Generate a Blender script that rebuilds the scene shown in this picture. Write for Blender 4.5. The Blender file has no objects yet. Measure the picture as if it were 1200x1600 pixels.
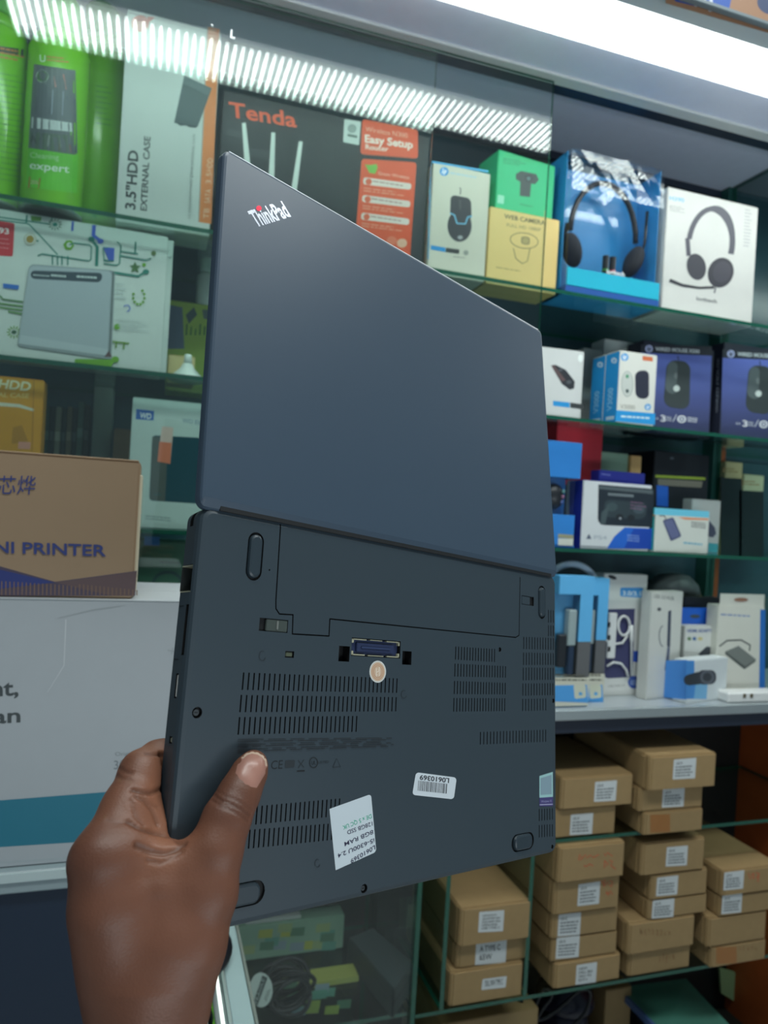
import bpy, bmesh, math, random
import numpy as np
from mathutils import Vector, Matrix
from mathutils.bvhtree import BVHTree
random.seed(7)
S = bpy.context.scene
COL = S.collection
# ------------------------------------------------------------------ camera
FPX, YAW, PITCH, ROLL, CZ = 1133.4, .31507, -.00131, .05858, 1.45
V3 = lambda *a: np.array(a, float)
cF = V3(math.sin(YAW)*math.cos(PITCH), math.cos(YAW)*math.cos(PITCH), math.sin(PITCH))
_R0 = V3(math.cos(YAW), -math.sin(YAW), 0); _U0 = np.cross(_R0, cF)
cR = math.cos(ROLL)*_R0 + math.sin(ROLL)*_U0
cU = -math.sin(ROLL)*_R0 + math.cos(ROLL)*_U0
CAM = V3(0, 0, CZ)
cd = bpy.data.cameras.new('camera'); cam = bpy.data.objects.new('camera', cd); COL.objects.link(cam)
cam.matrix_world = Matrix([[cR[i], cU[i], -cF[i], CAM[i]] for i in range(3)] + [[0, 0, 0, 1]])
cd.sensor_fit = 'VERTICAL'; cd.sensor_height = 36; cd.lens = 36*FPX/1600; cd.clip_start = .01
cd.dof.use_dof = True; cd.dof.focus_distance = .44; cd.dof.aperture_fstop = 10.5
S.camera = cam
# ------------------------------------------------------------------ light and exposure
W = bpy.data.worlds.new('shop_ambient'); S.world = W; W.use_nodes = True
W.node_tree.nodes['Background'].inputs[0].default_value = (.66, .86, 1, 1)
W.node_tree.nodes['Background'].inputs[1].default_value = .19
S.view_settings.view_transform = 'Standard'; S.view_settings.look = 'None'
S.view_settings.gamma = 1; S.view_settings.use_curve_mapping = False
S.view_settings.exposure = -0.2
LED_BASE, LED_ROW = 3.6, 22.0
def area(name, loc, rot, sx, sy, power, col):
    l = bpy.data.lights.new(name, 'AREA'); l.shape = 'RECTANGLE'; l.size = sx; l.size_y = sy; l.energy = power; l.color = col
    o = bpy.data.objects.new(name, l); COL.objects.link(o); o.location = loc; o.rotation_euler = rot
    o['label'] = 'white ceiling light panel of the shop above the viewer'; o['category'] = 'lamp'
    return o
area('ceiling_light', (.5, .12, 3.05), (0, 0, 0), 2.2, .3, 34, (.93, 1, .98))  # added overhead fill, an unseen panel that supplements the LED strip
l_ = area('showcase_light', (.6, -.9, .95), (math.radians(180-14), 0, 0), 1.8, .5, 22, (.86, .95, 1)); l_['label'] = 'lit glass showcase counter top behind the viewer'  # added upward fill that brightens the soffit and other undersides
S.cycles.transparent_max_bounces = 32
S.cycles.max_bounces = 8
S.cycles.caustics_reflective = False; S.cycles.caustics_refractive = False
# ------------------------------------------------------------------ pixel rays (1200x1600 frame) -> real positions
def ray(x, y): return cF + cR*(x-600)/FPX - cU*(y-800)/FPX
def onY(x, y, Y): d = ray(x, y); return CAM + d*(Y/d[1])
def onP(x, y, o, n): d = ray(x, y); return CAM + d*(((o-CAM) @ n)/(d @ n))
def atD(x, y, dep): return CAM + ray(x, y)*dep
# ------------------------------------------------------------------ materials
def lin(c):
    r = []
    for v in c[:3]:
        v /= 255.
        r.append(v/12.92 if v <= .04045 else ((v+.055)/1.055)**2.4)
    return (*r, 1)
MC = {}
def mat(name, col=(200, 200, 200), rough=.5, metal=0, spec=.5, noise=0, nscale=40, bump=0, coat=0, sss=0):
    if name in MC: return MC[name]
    m = bpy.data.materials.new(name); m.use_nodes = True; nt = m.node_tree; b = nt.nodes['Principled BSDF']
    b.inputs['Base Color'].default_value = lin(col); b.inputs['Roughness'].default_value = rough
    b.inputs['Metallic'].default_value = metal; b.inputs['Specular IOR Level'].default_value = spec
    b.inputs['Coat Weight'].default_value = coat
    if noise or bump:
        tc = nt.nodes.new('ShaderNodeTexCoord'); n = nt.nodes.new('ShaderNodeTexNoise')
        n.inputs['Scale'].default_value = nscale; n.inputs['Detail'].default_value = 5
        nt.links.new(tc.outputs['Object'], n.inputs['Vector'])
        if noise:
            r = nt.nodes.new('ShaderNodeMix'); r.data_type = 'RGBA'
            c = lin(col)
            r.inputs['A'].default_value = (*[v*(1-noise) for v in c[:3]], 1); r.inputs['B'].default_value = (*[min(1, v*(1+noise)) for v in c[:3]], 1)
            nt.links.new(n.outputs['Fac'], r.inputs['Factor']); nt.links.new(r.outputs['Result'], b.inputs['Base Color'])
        if bump:
            bp = nt.nodes.new('ShaderNodeBump'); bp.inputs['Strength'].default_value = bump; bp.inputs['Distance'].default_value = .001
            nt.links.new(n.outputs['Fac'], bp.inputs['Height']); nt.links.new(bp.outputs['Normal'], b.inputs['Normal'])
    MC[name] = m; return m
def emit(name, col, s):
    m = bpy.data.materials.new(name); m.use_nodes = True; b = m.node_tree.nodes['Principled BSDF']
    b.inputs['Base Color'].default_value = (.8, .8, .8, 1); b.inputs['Emission Color'].default_value = (*col, 1); b.inputs['Emission Strength'].default_value = s
    MC[name] = m; return m
def glass(name, tint, refl=1.0, rough=0):
    m = bpy.data.materials.new(name); m.use_nodes = True; nt = m.node_tree
    for n in list(nt.nodes): nt.nodes.remove(n)
    o = nt.nodes.new('ShaderNodeOutputMaterial'); t = nt.nodes.new('ShaderNodeBsdfTransparent'); g = nt.nodes.new('ShaderNodeBsdfGlossy')
    t.inputs[0].default_value = (*tint, 1); g.inputs['Roughness'].default_value = rough; g.inputs[0].default_value = (.95, 1, .98, 1)
    lw = nt.nodes.new('ShaderNodeLayerWeight'); lw.inputs[0].default_value = .5
    p = nt.nodes.new('ShaderNodeMath'); p.operation = 'POWER'; p.inputs[1].default_value = 5
    ma = nt.nodes.new('ShaderNodeMath'); ma.operation = 'MULTIPLY_ADD'; ma.inputs[1].default_value = .96*refl; ma.inputs[2].default_value = .04*refl
    mx = nt.nodes.new('ShaderNodeMixShader')
    L = nt.links.new
    L(lw.outputs['Facing'], p.inputs[0]); L(p.outputs[0], ma.inputs[0]); L(ma.outputs[0], mx.inputs[0])
    L(t.outputs[0], mx.inputs[1]); L(g.outputs[0], mx.inputs[2]); L(mx.outputs[0], o.inputs[0])
    MC[name] = m; return m
GLASS = glass('clear_glass', (.955, .99, .98)); SHELFG = glass('shelf_glass', (.90, .975, .955), .9); CLEAR = glass('clear_plastic', (.97, .985, .99), 1.3, .05)
EDGE = mat('glass_edge', (16, 84, 66), .15, spec=.8)
def print_mat(name, rough, coat=0):
    m = mat(name, (255, 255, 255), rough, coat=coat); nt = m.node_tree
    a = nt.nodes.new('ShaderNodeVertexColor'); a.layer_name = 'Col'
    nt.links.new(a.outputs['Color'], nt.nodes['Principled BSDF'].inputs['Base Color']); return m
PRINT = print_mat('printed_ink', .45); PRINTM = print_mat('matte_ink', .75)
# ------------------------------------------------------------------ object helpers
OM = {}
def link(o, parent=None, M=None, label=None, cat=None, group=None, kind=None):
    COL.objects.link(o)
    if parent: o.parent = parent; M = OM[parent.name]
    else: M = M or Matrix.Identity(4); o.matrix_world = M
    OM[o.name] = M
    for k, v in (('label', label), ('category', cat), ('group', group), ('kind', kind)):
        if v: o[k] = v
    return o
def mesh(name, verts, faces, mats, mi=None, parent=None, M=None, smooth=False, cols=None, **kw):
    """verts in world space; stored in the thing's own frame"""
    Mx = OM[parent.name] if parent else (M or Matrix.Identity(4))
    inv = np.array(Mx.inverted())
    v = np.asarray(verts, float); v = v @ inv[:3, :3].T + inv[:3, 3]
    me = bpy.data.meshes.new(name); me.from_pydata(v.tolist(), [], faces)
    for m in (mats if isinstance(mats, (list, tuple)) else [mats]): me.materials.append(m)
    if mi is not None: me.polygons.foreach_set('material_index', mi)
    if smooth: me.polygons.foreach_set('use_smooth', [True]*len(me.polygons))
    if cols is not None:
        a = me.color_attributes.new('Col', 'FLOAT_COLOR', 'CORNER'); buf = []
        for p, c in zip(me.polygons, cols): buf += list(c)*p.loop_total
        a.data.foreach_set('color', buf)
    me.update()
    return link(bpy.data.objects.new(name, me), parent, M, **kw)
def empty(name, loc=(0, 0, 0), M=None, **kw):
    o = bpy.data.objects.new(name, None); o.empty_display_size = .05
    return link(o, None, M or Matrix.Translation(Vector(loc)), **kw)
def bm_out(bm):
    bm.verts.ensure_lookup_table(); bm.verts.index_update()
    r = [tuple(v.co) for v in bm.verts], [[v.index for v in f.verts] for f in bm.faces]; bm.free(); return r
def cuboid(x0, x1, y0, y1, z0, z1, bev=0.001, seg=1):
    bm = bmesh.new(); bmesh.ops.create_cube(bm, size=1)
    for v in bm.verts: v.co = (x0+(v.co.x+.5)*(x1-x0), y0+(v.co.y+.5)*(y1-y0), z0+(v.co.z+.5)*(z1-z0))
    if bev: bmesh.ops.bevel(bm, geom=bm.edges[:], offset=bev, segments=seg, affect='EDGES')
    return bm_out(bm)
class MB:
    def __init__(s): s.v = []; s.f = []; s.m = []
    def add(s, vf, mi=0, M=None):
        v, f = vf; n = len(s.v)
        if M is not None: v = [tuple(M @ Vector(p)) for p in v]
        s.v += list(v); s.f += [[i+n for i in q] for q in f]; s.m += [mi]*len(f); return s
    def out(s, name, mats, parent=None, **kw): return mesh(name, s.v, s.f, mats, s.m, parent, **kw)
def tube(pts, r, n=8, close=False):
    pts = [Vector(p) for p in pts]; rs = r if isinstance(r, (list, tuple)) else [r]*len(pts)
    v, f = [], []; up = Vector((0, 0, 1)); prev = None
    for i, p in enumerate(pts):
        a = pts[max(i-1, 0)]; b = pts[min(i+1, len(pts)-1)]; t = (b-a).normalized()
        if prev is None:
            u = t.cross(up) if abs(t.dot(up)) < .95 else t.cross(Vector((1, 0, 0)))
        else: u = prev - t*prev.dot(t)
        u.normalize(); prev = u; w = t.cross(u)
        for k in range(n):
            an = 2*math.pi*k/n; v.append(tuple(p + (u*math.cos(an)+w*math.sin(an))*rs[i]))
    for i in range(len(pts)-1):
        for k in range(n): f.append([i*n+k, i*n+(k+1) % n, (i+1)*n+(k+1) % n, (i+1)*n+k])
    f.append(list(range(n))[::-1]); f.append([(len(pts)-1)*n+k for k in range(n)])
    return v, f
def lathe(prof, c, n=40):
    v, f = [], []
    for r, z in prof:
        for k in range(n):
            a = 2*math.pi*k/n; v.append((c[0]+r*math.cos(a), c[1]+r*math.sin(a), c[2]+z))
    for i in range(len(prof)-1):
        for k in range(n): f.append([i*n+k, i*n+(k+1) % n, (i+1)*n+(k+1) % n, (i+1)*n+k])
    f.append(list(range(n))[::-1]); f.append([(len(prof)-1)*n+k for k in range(n)]); return v, f
def ellipsoid(c, r, M=None, n=16):
    bm = bmesh.new(); bmesh.ops.create_uvsphere(bm, u_segments=n, v_segments=n//2+2, radius=1)
    for v in bm.verts:
        p = Vector((v.co.x*r[0], v.co.y*r[1], v.co.z*r[2]))
        v.co = (M @ p if M else p) + Vector(c)
    return bm_out(bm)
# ------------------------------------------------------------------ flat print traced in photo pixels onto a real face
FC = {}
def glyphs(s, bold=0, shear=0):
    k = (s, bold, shear)
    if k not in FC:
        c = bpy.data.curves.new('t', 'FONT'); c.body = s; c.size = 1; c.resolution_u = 3; c.offset = bold; c.shear = shear
        o = bpy.data.objects.new('t', c); COL.objects.link(o)
        dg = bpy.context.evaluated_depsgraph_get(); me = o.evaluated_get(dg).to_mesh()
        v = np.array([tuple(p.co)[:2] for p in me.vertices]) if len(me.vertices) else np.zeros((0, 2))
        f = [list(p.vertices) for p in me.polygons]
        o.evaluated_get(dg).to_mesh_clear(); bpy.data.objects.remove(o); bpy.data.curves.remove(c)
        FC[k] = (v, f)
    return FC[k]
class Pr:
    def __init__(s, o=None, n=None, mapf=None):
        s.v = []; s.f = []; s.c = []; s.k = 1
        if mapf: s.map = mapf
        else:
            o = np.array(o, float); n = np.array(n, float)/np.linalg.norm(n)
            s.map = lambda x, y, e: onP(x, y, o, n) + n*e
    def raw(s, pts, faces, col, up=1):
        e = s.k*.00002; s.k += up; b = len(s.v); s.v += [s.map(p[0], p[1], e) for p in pts]
        s.f += [[i+b for i in q] for q in faces]; s.c += [lin(col)]*len(faces)
    def poly(s, pts, col, up=1): s.raw(pts, [list(range(len(pts)))], col, up)
    def quad(s, q, col, nx=1, ny=1):
        q = [np.array(p, float) for p in q]; pts = []
        for j in range(ny+1):
            for i in range(nx+1):
                u, v = i/nx, j/ny; pts.append((q[0]*(1-u)+q[1]*u)*(1-v)+(q[3]*(1-u)+q[2]*u)*v)
        s.raw(pts, [[j*(nx+1)+i, j*(nx+1)+i+1, (j+1)*(nx+1)+i+1, (j+1)*(nx+1)+i] for j in range(ny) for i in range(nx)], col)
    def rq(s, q, r, col, n=5):
        """quad with rounded corners, r pixels (one value or TL,TR,BR,BL)"""
        q = [np.array(p, float) for p in q]; rr = r if isinstance(r, (list, tuple)) else [r]*4; pts = []
        for i in range(4):
            p = q[i]; a = q[i-1]-p; b = q[(i+1) % 4]-p; la, lb = np.linalg.norm(a), np.linalg.norm(b)
            if rr[i] <= 0: pts.append(p); continue
            a = a/la*min(rr[i], la/2); b = b/lb*min(rr[i], lb/2)
            for k in range(n+1):
                t = math.pi/2*k/n; pts.append(p + a*(1-math.sin(t)) + b*(1-math.cos(t)))
        s.poly(pts, col)
    def ell(s, c, rx, ry, col, rot=0, n=24, a0=0, a1=360):
        ro = math.radians(rot); pts = []
        m = n if a1-a0 == 360 else n+1
        for k in range(m):
            a = math.radians(a0+(a1-a0)*k/n); x, y = rx*math.cos(a), ry*math.sin(a)
            pts.append((c[0]+x*math.cos(ro)-y*math.sin(ro), c[1]+x*math.sin(ro)+y*math.cos(ro)))
        s.poly(pts, col)
    def line(s, pts, w, col):
        pts = [np.array(p, float) for p in pts]; L, R = [], []
        for i, p in enumerate(pts):
            t = pts[min(i+1, len(pts)-1)]-pts[max(i-1, 0)]; t = t/(np.linalg.norm(t)+1e-9); n = np.array([-t[1], t[0]])
            wi = (w[i] if isinstance(w, (list, tuple)) else w)/2; L.append(p+n*wi); R.append(p-n*wi)
        N = len(pts); s.raw(L+R, [[i, i+1, N+i+1, N+i] for i in range(N-1)], col)
    def arc(s, c, rx, ry, a0, a1, w, col, rot=0, n=20):
        ro = math.radians(rot); pts = []
        for k in range(n+1):
            a = math.radians(a0+(a1-a0)*k/n); x, y = rx*math.cos(a), ry*math.sin(a)
            pts.append((c[0]+x*math.cos(ro)-y*math.sin(ro), c[1]+x*math.sin(ro)+y*math.cos(ro)))
        s.line(pts, w, col)
    def text(s, t, a, b, h, col, bold=0, shear=0):
        """baseline a -> b, h = pixel vector of the capital height"""
        v, f = glyphs(t, bold, shear)
        if not len(v): return
        x0, x1 = v[:, 0].min(), v[:, 0].max(); a = np.array(a, float); b = np.array(b, float); h = np.array(h, float)
        s.raw([a+(b-a)*((p[0]-x0)/(x1-x0)) + h*(p[1]/.72) for p in v], f, col)
    def lines(s, q, n, col, w=1.6, fill=.85, seed=1):
        """rows of tiny unreadable print inside a quad"""
        rnd = random.Random(seed); q = [np.array(p, float) for p in q]
        for i in range(n):
            v = (i+.5)/n; l = q[0]*(1-v)+q[3]*v; r = q[1]*(1-v)+q[2]*v; x = 0
            end = rnd.uniform(fill-.2, 1)
            while x < end:
                d = rnd.uniform(.05, .2); e = min(x+d, end)
                s.line([l+(r-l)*x, l+(r-l)*e], w, col); s.k -= 1; x = e+.03
            s.k += .2
    def out(s, name, parent, m=None, label=None):
        return mesh(name, s.v, s.f, m or PRINT, None, parent, cols=s.c, label=label)
# ------------------------------------------------------------------ the room
def wbox(name, x0, x1, y0, y1, z0, z1, m, bev=0, **kw):
    v, f = cuboid(x0, x1, y0, y1, z0, z1, bev); return mesh(name, v, f, m, **kw)
wbox('floor', -2.5, 3.5, -2.5, 2.2, -.05, 0, mat('floor_tile', (205, 208, 208), .4, noise=.15, nscale=6), kind='structure')
wbox('wall_back', -2.5, 3.5, 1.75, 1.9, 0, 3.1, mat('wall_paint', (110, 120, 124), .8), kind='structure')
wbox('ceiling', -2.5, 3.5, -2.5, 1.9, 3.1, 3.2, mat('ceiling_paint', (200, 205, 205), .8), kind='structure')
Z = lambda z: CZ+z
# ------------------------------------------------------------------ display cabinet and its header
ALU = mat('aluminium', (176, 186, 188), .35, metal=.6); ALUD = mat('dark_track', (38, 46, 62), .3, spec=.6)
PANEL = mat('grey_blue_laminate', (222, 228, 248), .35, noise=.04); DARKP = mat('dark_back_panel', (58, 88, 98), .22, spec=.5)
WOOD = mat('orange_brown_wood', (186, 92, 44), .4, noise=.3, nscale=14); WHITEL = mat('white_laminate', (168, 176, 180), .35)
cab = empty('display_cabinet', (0, 1.5, 0), label='tall shop display cabinet with aluminium trim and dark back behind the laptop', cat='cabinet')
def part(name, x0, x1, y0, y1, z0, z1, m, parent, bev=.0008, **kw):
    v, f = cuboid(x0, x1, y0, y1, Z(z0), Z(z1), bev); return mesh(name, v, f, m, parent=parent, **kw)
XL, XR = -.8, 1.335
hdr = empty('cabinet_header', (0, 1.2, Z(.79)), label='grey cabinet header with pale aluminium trim around the LED light', cat='header')
wsd = empty('wood_side_panel', (1.51, 1.3, 0), label='orange brown wooden side panel at the right of the cardboard boxes', cat='panel')
part('top_panel', XL, XR, 1.215, 1.5, .853, .87, PANEL, cab)
part('corner_strip', XL, XR, 1.485, 1.5, .835, .8525, ALUD, cab)
part('back_panel', XL, 2.2, 1.5, 1.515, -.355, .87, DARKP, cab)
part('lower_back_panel', -.2, 2.2, 1.5, 1.515, -1.44, -.372, mat('dark_lower_panel', (24, 30, 30), .5), cab)
part('soffit_panel', XL, 2.4, 1.046, 1.144, .794, .81, PANEL, hdr)
part('trim_rail', XL, 2.4, 1.144, 1.17, .790, .815, mat('trim_pale', (206, 212, 212), .35), hdr)
part('door_track', XL, 2.4, 1.1702, 1.2, .793, .86, ALUD, hdr)
part('front_rail', XL, 2.4, .906, .943, .785, .792, mat('rail_grey', (190, 200, 204), .35), hdr)
part('rail_lip', XL, 2.4, .8955, .9055, .784, .790, mat('grey_rail', (120, 134, 140), .4), hdr)
part('header_box', XL, 2.4, .92, 1.5, .87, 1.6, mat('header_grey', (110, 118, 130), .6), hdr)
part('corner_post', 1.352, 1.372, 1.47, 1.499, -.355, .2, WOOD, cab)
part('post_edge', 1.325, 1.35, 1.46, 1.499, -.355, .853, mat('green_trim', (44, 92, 84), .25), cab)
part('wood_side', 1.50, 1.52, 1.15, 1.5, -1.44, -.38, WOOD, wsd)
part('shelf_clip', 1.494, 1.5, 1.31, 1.335, -.43, -.40, ALU, wsd); part('shelf_clip', 1.494, 1.5, 1.33, 1.35, -.455, -.425, ALU, wsd)
part('base_plinth', .05, 2.2, 1.2, 1.5, -1.45, -1.24, mat('plinth_dark', (40, 38, 34), .6), cab)
cs = wbox('counter_shelf', .02, 2.2, 1.19, 1.499, Z(-.368), Z(-.355), WHITEL, .001, label='white laminate shelf with metal lip under the cable packs', cat='shelf')
part('metal_lip', .02, 2.2, 1.178, 1.1895, -.372, -.353, ALU, cs)
part('dark_runner', .02, 2.2, 1.19, 1.22, -.40, -.3685, ALUD, cs)
def pane(name, x0, x1, y0, y1, z0, z1, label, cat, m=GLASS, thin='y', **kw):
    """glass plate with clear faces and green ground edges"""
    v, f = cuboid(x0, x1, y0, y1, Z(z0), Z(z1), 0); ax = 'xyz'.index(thin); mi = []
    for q in f:
        n = np.cross(np.array(v[q[1]])-np.array(v[q[0]]), np.array(v[q[2]])-np.array(v[q[1]])); mi.append(0 if abs(n[ax]) > .5*np.linalg.norm(n) else 1)
    return mesh(name, v, f, [m, EDGE], mi, label=label, cat=cat, **kw)
pane('sliding_glass_pane', -.79, .43, 1.172, 1.177, -.35, .789, 'large clear glass door over the left shelves, ending beside the black router box', 'glass door')
pane('sliding_glass_pane', -.55, .652, 1.160, 1.165, -.35, .789, 'clear glass door whose free edge crosses the yellow web camera box', 'glass door')
gp = bpy.data.objects['sliding_glass_pane.001']; p = Pr((0, 1.1599, 0), (0, -1, 0)); p.line([(362, 46), (361, 58), (367, 60)], 3.2, (225, 230, 232)); p.line([(330, 38), (333, 41)], 2, (225, 230, 232)); p.out('corner_sticker', gp)
SH1, SH2, SH3, CT, SA, SB = .434, .198, -.05, -.355, -.605, -.897
for z, lb in ((SH1, 'top glass shelf with green edge under spray cans and headset boxes'), (SH2, 'middle glass shelf with green edge under the mouse boxes'), (SH3, 'third glass shelf with green edge under the game controller box')):
    pane('glass_shelf', -.79, 1.97 if z < .2 else 1.33, 1.2, 1.49, z-.007, z, lb, 'shelf', SHELFG, 'z')
pane('glass_side_panel', 1.336, 1.344, 1.205, 1.455, -.35, .85, 'upright glass side panel closing the right end of the upper shelves', 'glass panel', SHELFG, 'x')
x829 = onY(829, 1400, 1.2)[0]; x697 = onY(697, 1450, 1.2)[0]; x652 = onY(651, 1470, 1.2)[0]
pane('glass_shelf', x829+.005, 1.498, 1.2, 1.49, SA-.007, SA, 'upper of two lower glass shelves, carrying five cardboard boxes', 'shelf', SHELFG, 'z')
pane('glass_shelf', x652+.006, 1.497, 1.2, 1.49, SB-.007, SB, 'lowest glass shelf carrying the tall stacks of cardboard boxes', 'shelf', SHELFG, 'z')
pane('glass_divider', x829-.004, x829+.004, 1.2, 1.49, SB+.001, -.402, 'upright glass divider left of the five-box stack with red handwriting', 'glass panel', SHELFG, 'x')
pane('glass_divider', x697-.004, x697+.004, 1.2, 1.49, SB+.001, -.402, 'upright glass divider just left of the three-box cardboard stack', 'glass panel', SHELFG, 'x')
pane('glass_divider', x652-.004, x652+.005, 1.2, 1.49, -1.24, -.402, 'upright glass divider between the adapters and the cardboard boxes', 'glass panel', SHELFG, 'x')
pane('display_glass', .17, x652-.006, 1.2, 1.206, -1.24, -.402, 'clear glass front over the black adapters below the laptop', 'glass panel', GLASS, 'y')
pane('glass_shelf', .17, x652-.006, 1.21, 1.49, SB-.007, SB, 'low glass shelf under the black adapters', 'shelf', SHELFG, 'z')
# LED light: white diffuser with cross rows of diodes
led = empty('led_shelf_light', (1, 1, Z(.80)), label='long blown-out white LED light strip under the cabinet header', cat='light')
LX0, LX1 = -.262, 2.3
part('housing', LX0-.01, LX1+.01, .944, 1.06, .806, .83, ALU, led)
part('diffuser', LX0, LX1, .944, 1.0455, .7855, .8055, emit('led_diffuser', (.93, 1, .98), LED_BASE), led)
mb = MB(); x = LX0+.004
while x < LX1-.005:
    [mb.add(cuboid(x, x+.0048, .947+.0138*k_, .947+.0138*k_+.0108, Z(.784), Z(.786), 0)) for k_ in range(7)]; x += .0137
mb.out('diode_rows', emit('led_diodes', (.93, 1, .97), LED_ROW), led, kind='stuff')
# shop sign on the header front
sg = wbox('fascia_sign', .6, 1.9, .9065, .9185, Z(.7925), Z(1.25), mat('sign_board', (150, 120, 96), .4), .001, label='blue and orange printed sign on the header above the LED light', cat='sign')
p = Pr((0, .9064, 0), (0, -1, 0))
p.poly([(1040, -60), (1230, -60), (1230, 60), (1040, 5)], (168, 126, 96)); p.poly([(1040, -40), (1150, -40), (1138, 22), (1055, 2)], (44, 92, 180))
p.ell((1207, 3), 24, 20, (60, 74, 110)); p.poly([(1070, -30), (1082, -30), (1076, 4), (1063, 2)], (200, 120, 80))
p.line([(1086, 10), (1098, -8), (1110, 18)], 4, (214, 222, 232)); p.line([(1111, -12), (1111, 18)], 5, (214, 222, 232))
p.out('sign_print', sg)
# ------------------------------------------------------------------ cartons
class Box: pass
def carton(name, label, cat, xl, xr, yt, Y, z, dep, col, rot=0, group=None, m=None, bev=.0012, ym=None, ztop=None, noise=.03):
    B = Box(); zb = Z(z); a = math.radians(rot)
    zc = (onY((xl+xr)/2, yt, Y)[2]+zb)/2
    if ym is None: ym = yt + abs(onY(xl, yt, Y)[2]-zb)*FPX/Y*.5
    P0 = onY(xl, ym, Y); P0[2] = zb; U = V3(math.cos(a), math.sin(a), 0); N = V3(math.sin(a), -math.cos(a), 0)
    P1 = onP(xr, ym, P0, N); w = (P1-P0) @ U; h = (onP((xl+xr)/2, yt, P0, N)[2] if ztop is None else Z(ztop))-zb
    M = Matrix.Translation(Vector(P0)) @ Matrix.Rotation(a, 4, 'Z')
    v, f = cuboid(0, w, 0, dep, 0, h, bev, 2)
    m = m or mat('card_%d_%d_%d' % tuple(col), col, .5, noise=noise, nscale=30)
    B.o = mesh(name, [tuple(M @ Vector(q)) for q in v], f, m, M=M, label=label, cat=cat, group=group)
    B.N, B.U, B.P0, B.w, B.h, B.dep, B.M, B.top, B.m = N, U, P0, w, h, dep, M, z+h, m
    B.front = lambda: Pr(P0+N*.00005, N); B.left = lambda: Pr(P0-U*.00005, -U); B.right = lambda: Pr(P0+U*(w+.00005), U)
    B.topf = lambda: Pr(P0+V3(0, 0, h+.00005), V3(0, 0, 1))
    return B
def lpart(B, name, x0, x1, y0, y1, z0, z1, m, bev=.0004, **kw):
    v, f = cuboid(x0, x1, y0, y1, z0, z1, bev); return mesh(name, [tuple(B.M @ Vector(q)) for q in v], f, m, parent=B.o, **kw)
def tuck(B, m=None):
    """tucked lid: a slightly raised top flap with a seam along the front edge"""
    lpart(B, 'top_flap', .001, B.w-.001, .0006, B.dep-.001, B.h-.0002, B.h+.0006, m or B.m)
# --- top shelf
GREEN = mat('green_can_paint', (124, 200, 44), .22, coat=.4)
def can(label, px, Y, r, ytop):
    c = onY(px, 200, Y); c[2] = Z(SH1); H = onY(px, ytop, Y)[2]-Z(SH1)
    o = empty('spray_can', c, label=label, cat='spray can', group='green spray cans')
    mesh('body', *lathe([(r*.9, 0), (r*.985, .001), (r, .004), (r, H), (r*.97, H+.004), (r*.93, H+.006)], c), GREEN, parent=o, smooth=True)
    mesh('shoulder', *lathe([(r*.93, H+.0062), (r*.9, H+.014), (r*.75, H+.026), (r*.62, H+.032)], c), GREEN, parent=o, smooth=True)
    mesh('cap', *lathe([(r*.64, H+.0325), (r*.66, H+.034), (r*.62, H+.08), (r*.5, H+.088), (r*.2, H+.09)], c), mat('cap_green', (84, 176, 44), .4), parent=o, smooth=True)
    mesh('base_ring', *lathe([(r*.92, -.0001), (r*1.005, .0005), (r*1.005, .003), (r*.95, .0035)], c), mat('tin', (170, 178, 176), .3, metal=.9), parent=o, smooth=True)
    def mp(x, y, e):
        d = ray(x, y); b = CAM-c; R = r+.0002+e
        A = d[0]**2+d[1]**2; Bq = d[0]*b[0]+d[1]*b[1]; C = b[0]**2+b[1]**2-R*R; q = Bq*Bq-A*C
        return CAM + d*((-Bq-math.sqrt(max(q, 0)))/A)
    return o, Pr(mapf=mp)
o, p = can('green spray can cut by the left picture edge', -13, 1.272, .0455, 62)
p.quad([(-30, 68), (46, 78), (45, 90), (-30, 78)], (40, 60, 50), 8, 1); p.lines([(0, 72), (44, 80), (43, 100), (0, 92)], 3, (200, 120, 60), 3)
p.lines([(0, 110), (42, 118), (36, 290), (0, 284)], 20, (60, 130, 40), 1.4); p.out('can_print', o)
o, p = can('green spray can printed Cleaning expert with kitchen photograph, left of the white drive case box', 87, 1.258, .0455, 88)
p.quad([(53, 100), (118, 110), (121, 240), (44, 232)], (96, 104, 112), 12, 2); p.quad([(55, 102), (90, 108), (90, 135), (53, 130)], (120, 126, 130), 4, 1)
p.ell((66, 119), 10, 10, (170, 190, 170)); p.ell((66, 119), 8, 8, (60, 110, 60)); p.poly([(58, 125), (70, 112), (74, 116), (62, 127)], (130, 190, 90))
p.quad([(57, 150), (80, 154), (78, 178), (55, 176)], (44, 54, 74)); p.quad([(82, 140), (100, 143), (98, 180), (80, 178)], (150, 160, 176)); p.quad([(84, 120), (100, 116), (104, 140), (86, 136)], (206, 130, 120))
p.quad([(104, 150), (118, 156), (120, 240), (112, 236)], (60, 72, 100)); p.quad([(50, 183), (112, 192), (113, 206), (49, 200)], (206, 214, 214), 6, 1)
p.quad([(48, 206), (114, 212), (118, 242), (45, 232)], (84, 104, 88), 6, 1); p.quad([(50, 210), (68, 208), (58, 225), (47, 222)], (60, 66, 70))
p.quad([(76, 212), (92, 212), (96, 230), (74, 228)], (150, 160, 150)); p.quad([(92, 222), (110, 226), (112, 238), (92, 234)], (140, 84, 66))
p.quad([(45, 231), (122, 243), (120, 302), (40, 292)], (100, 200, 44), 10, 1)
p.text('U', (62, 96), (71, 97), (0, -11), (220, 235, 220), .01); p.lines([(73, 86), (112, 90), (112, 100), (73, 96)], 2, (210, 120, 60), 2)
p.text('Cleaning', (47, 246), (92, 250), (0, -9), (190, 225, 180)); p.text('expert', (46, 263), (108, 270), (1, -12), (240, 248, 240), .012)
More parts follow.
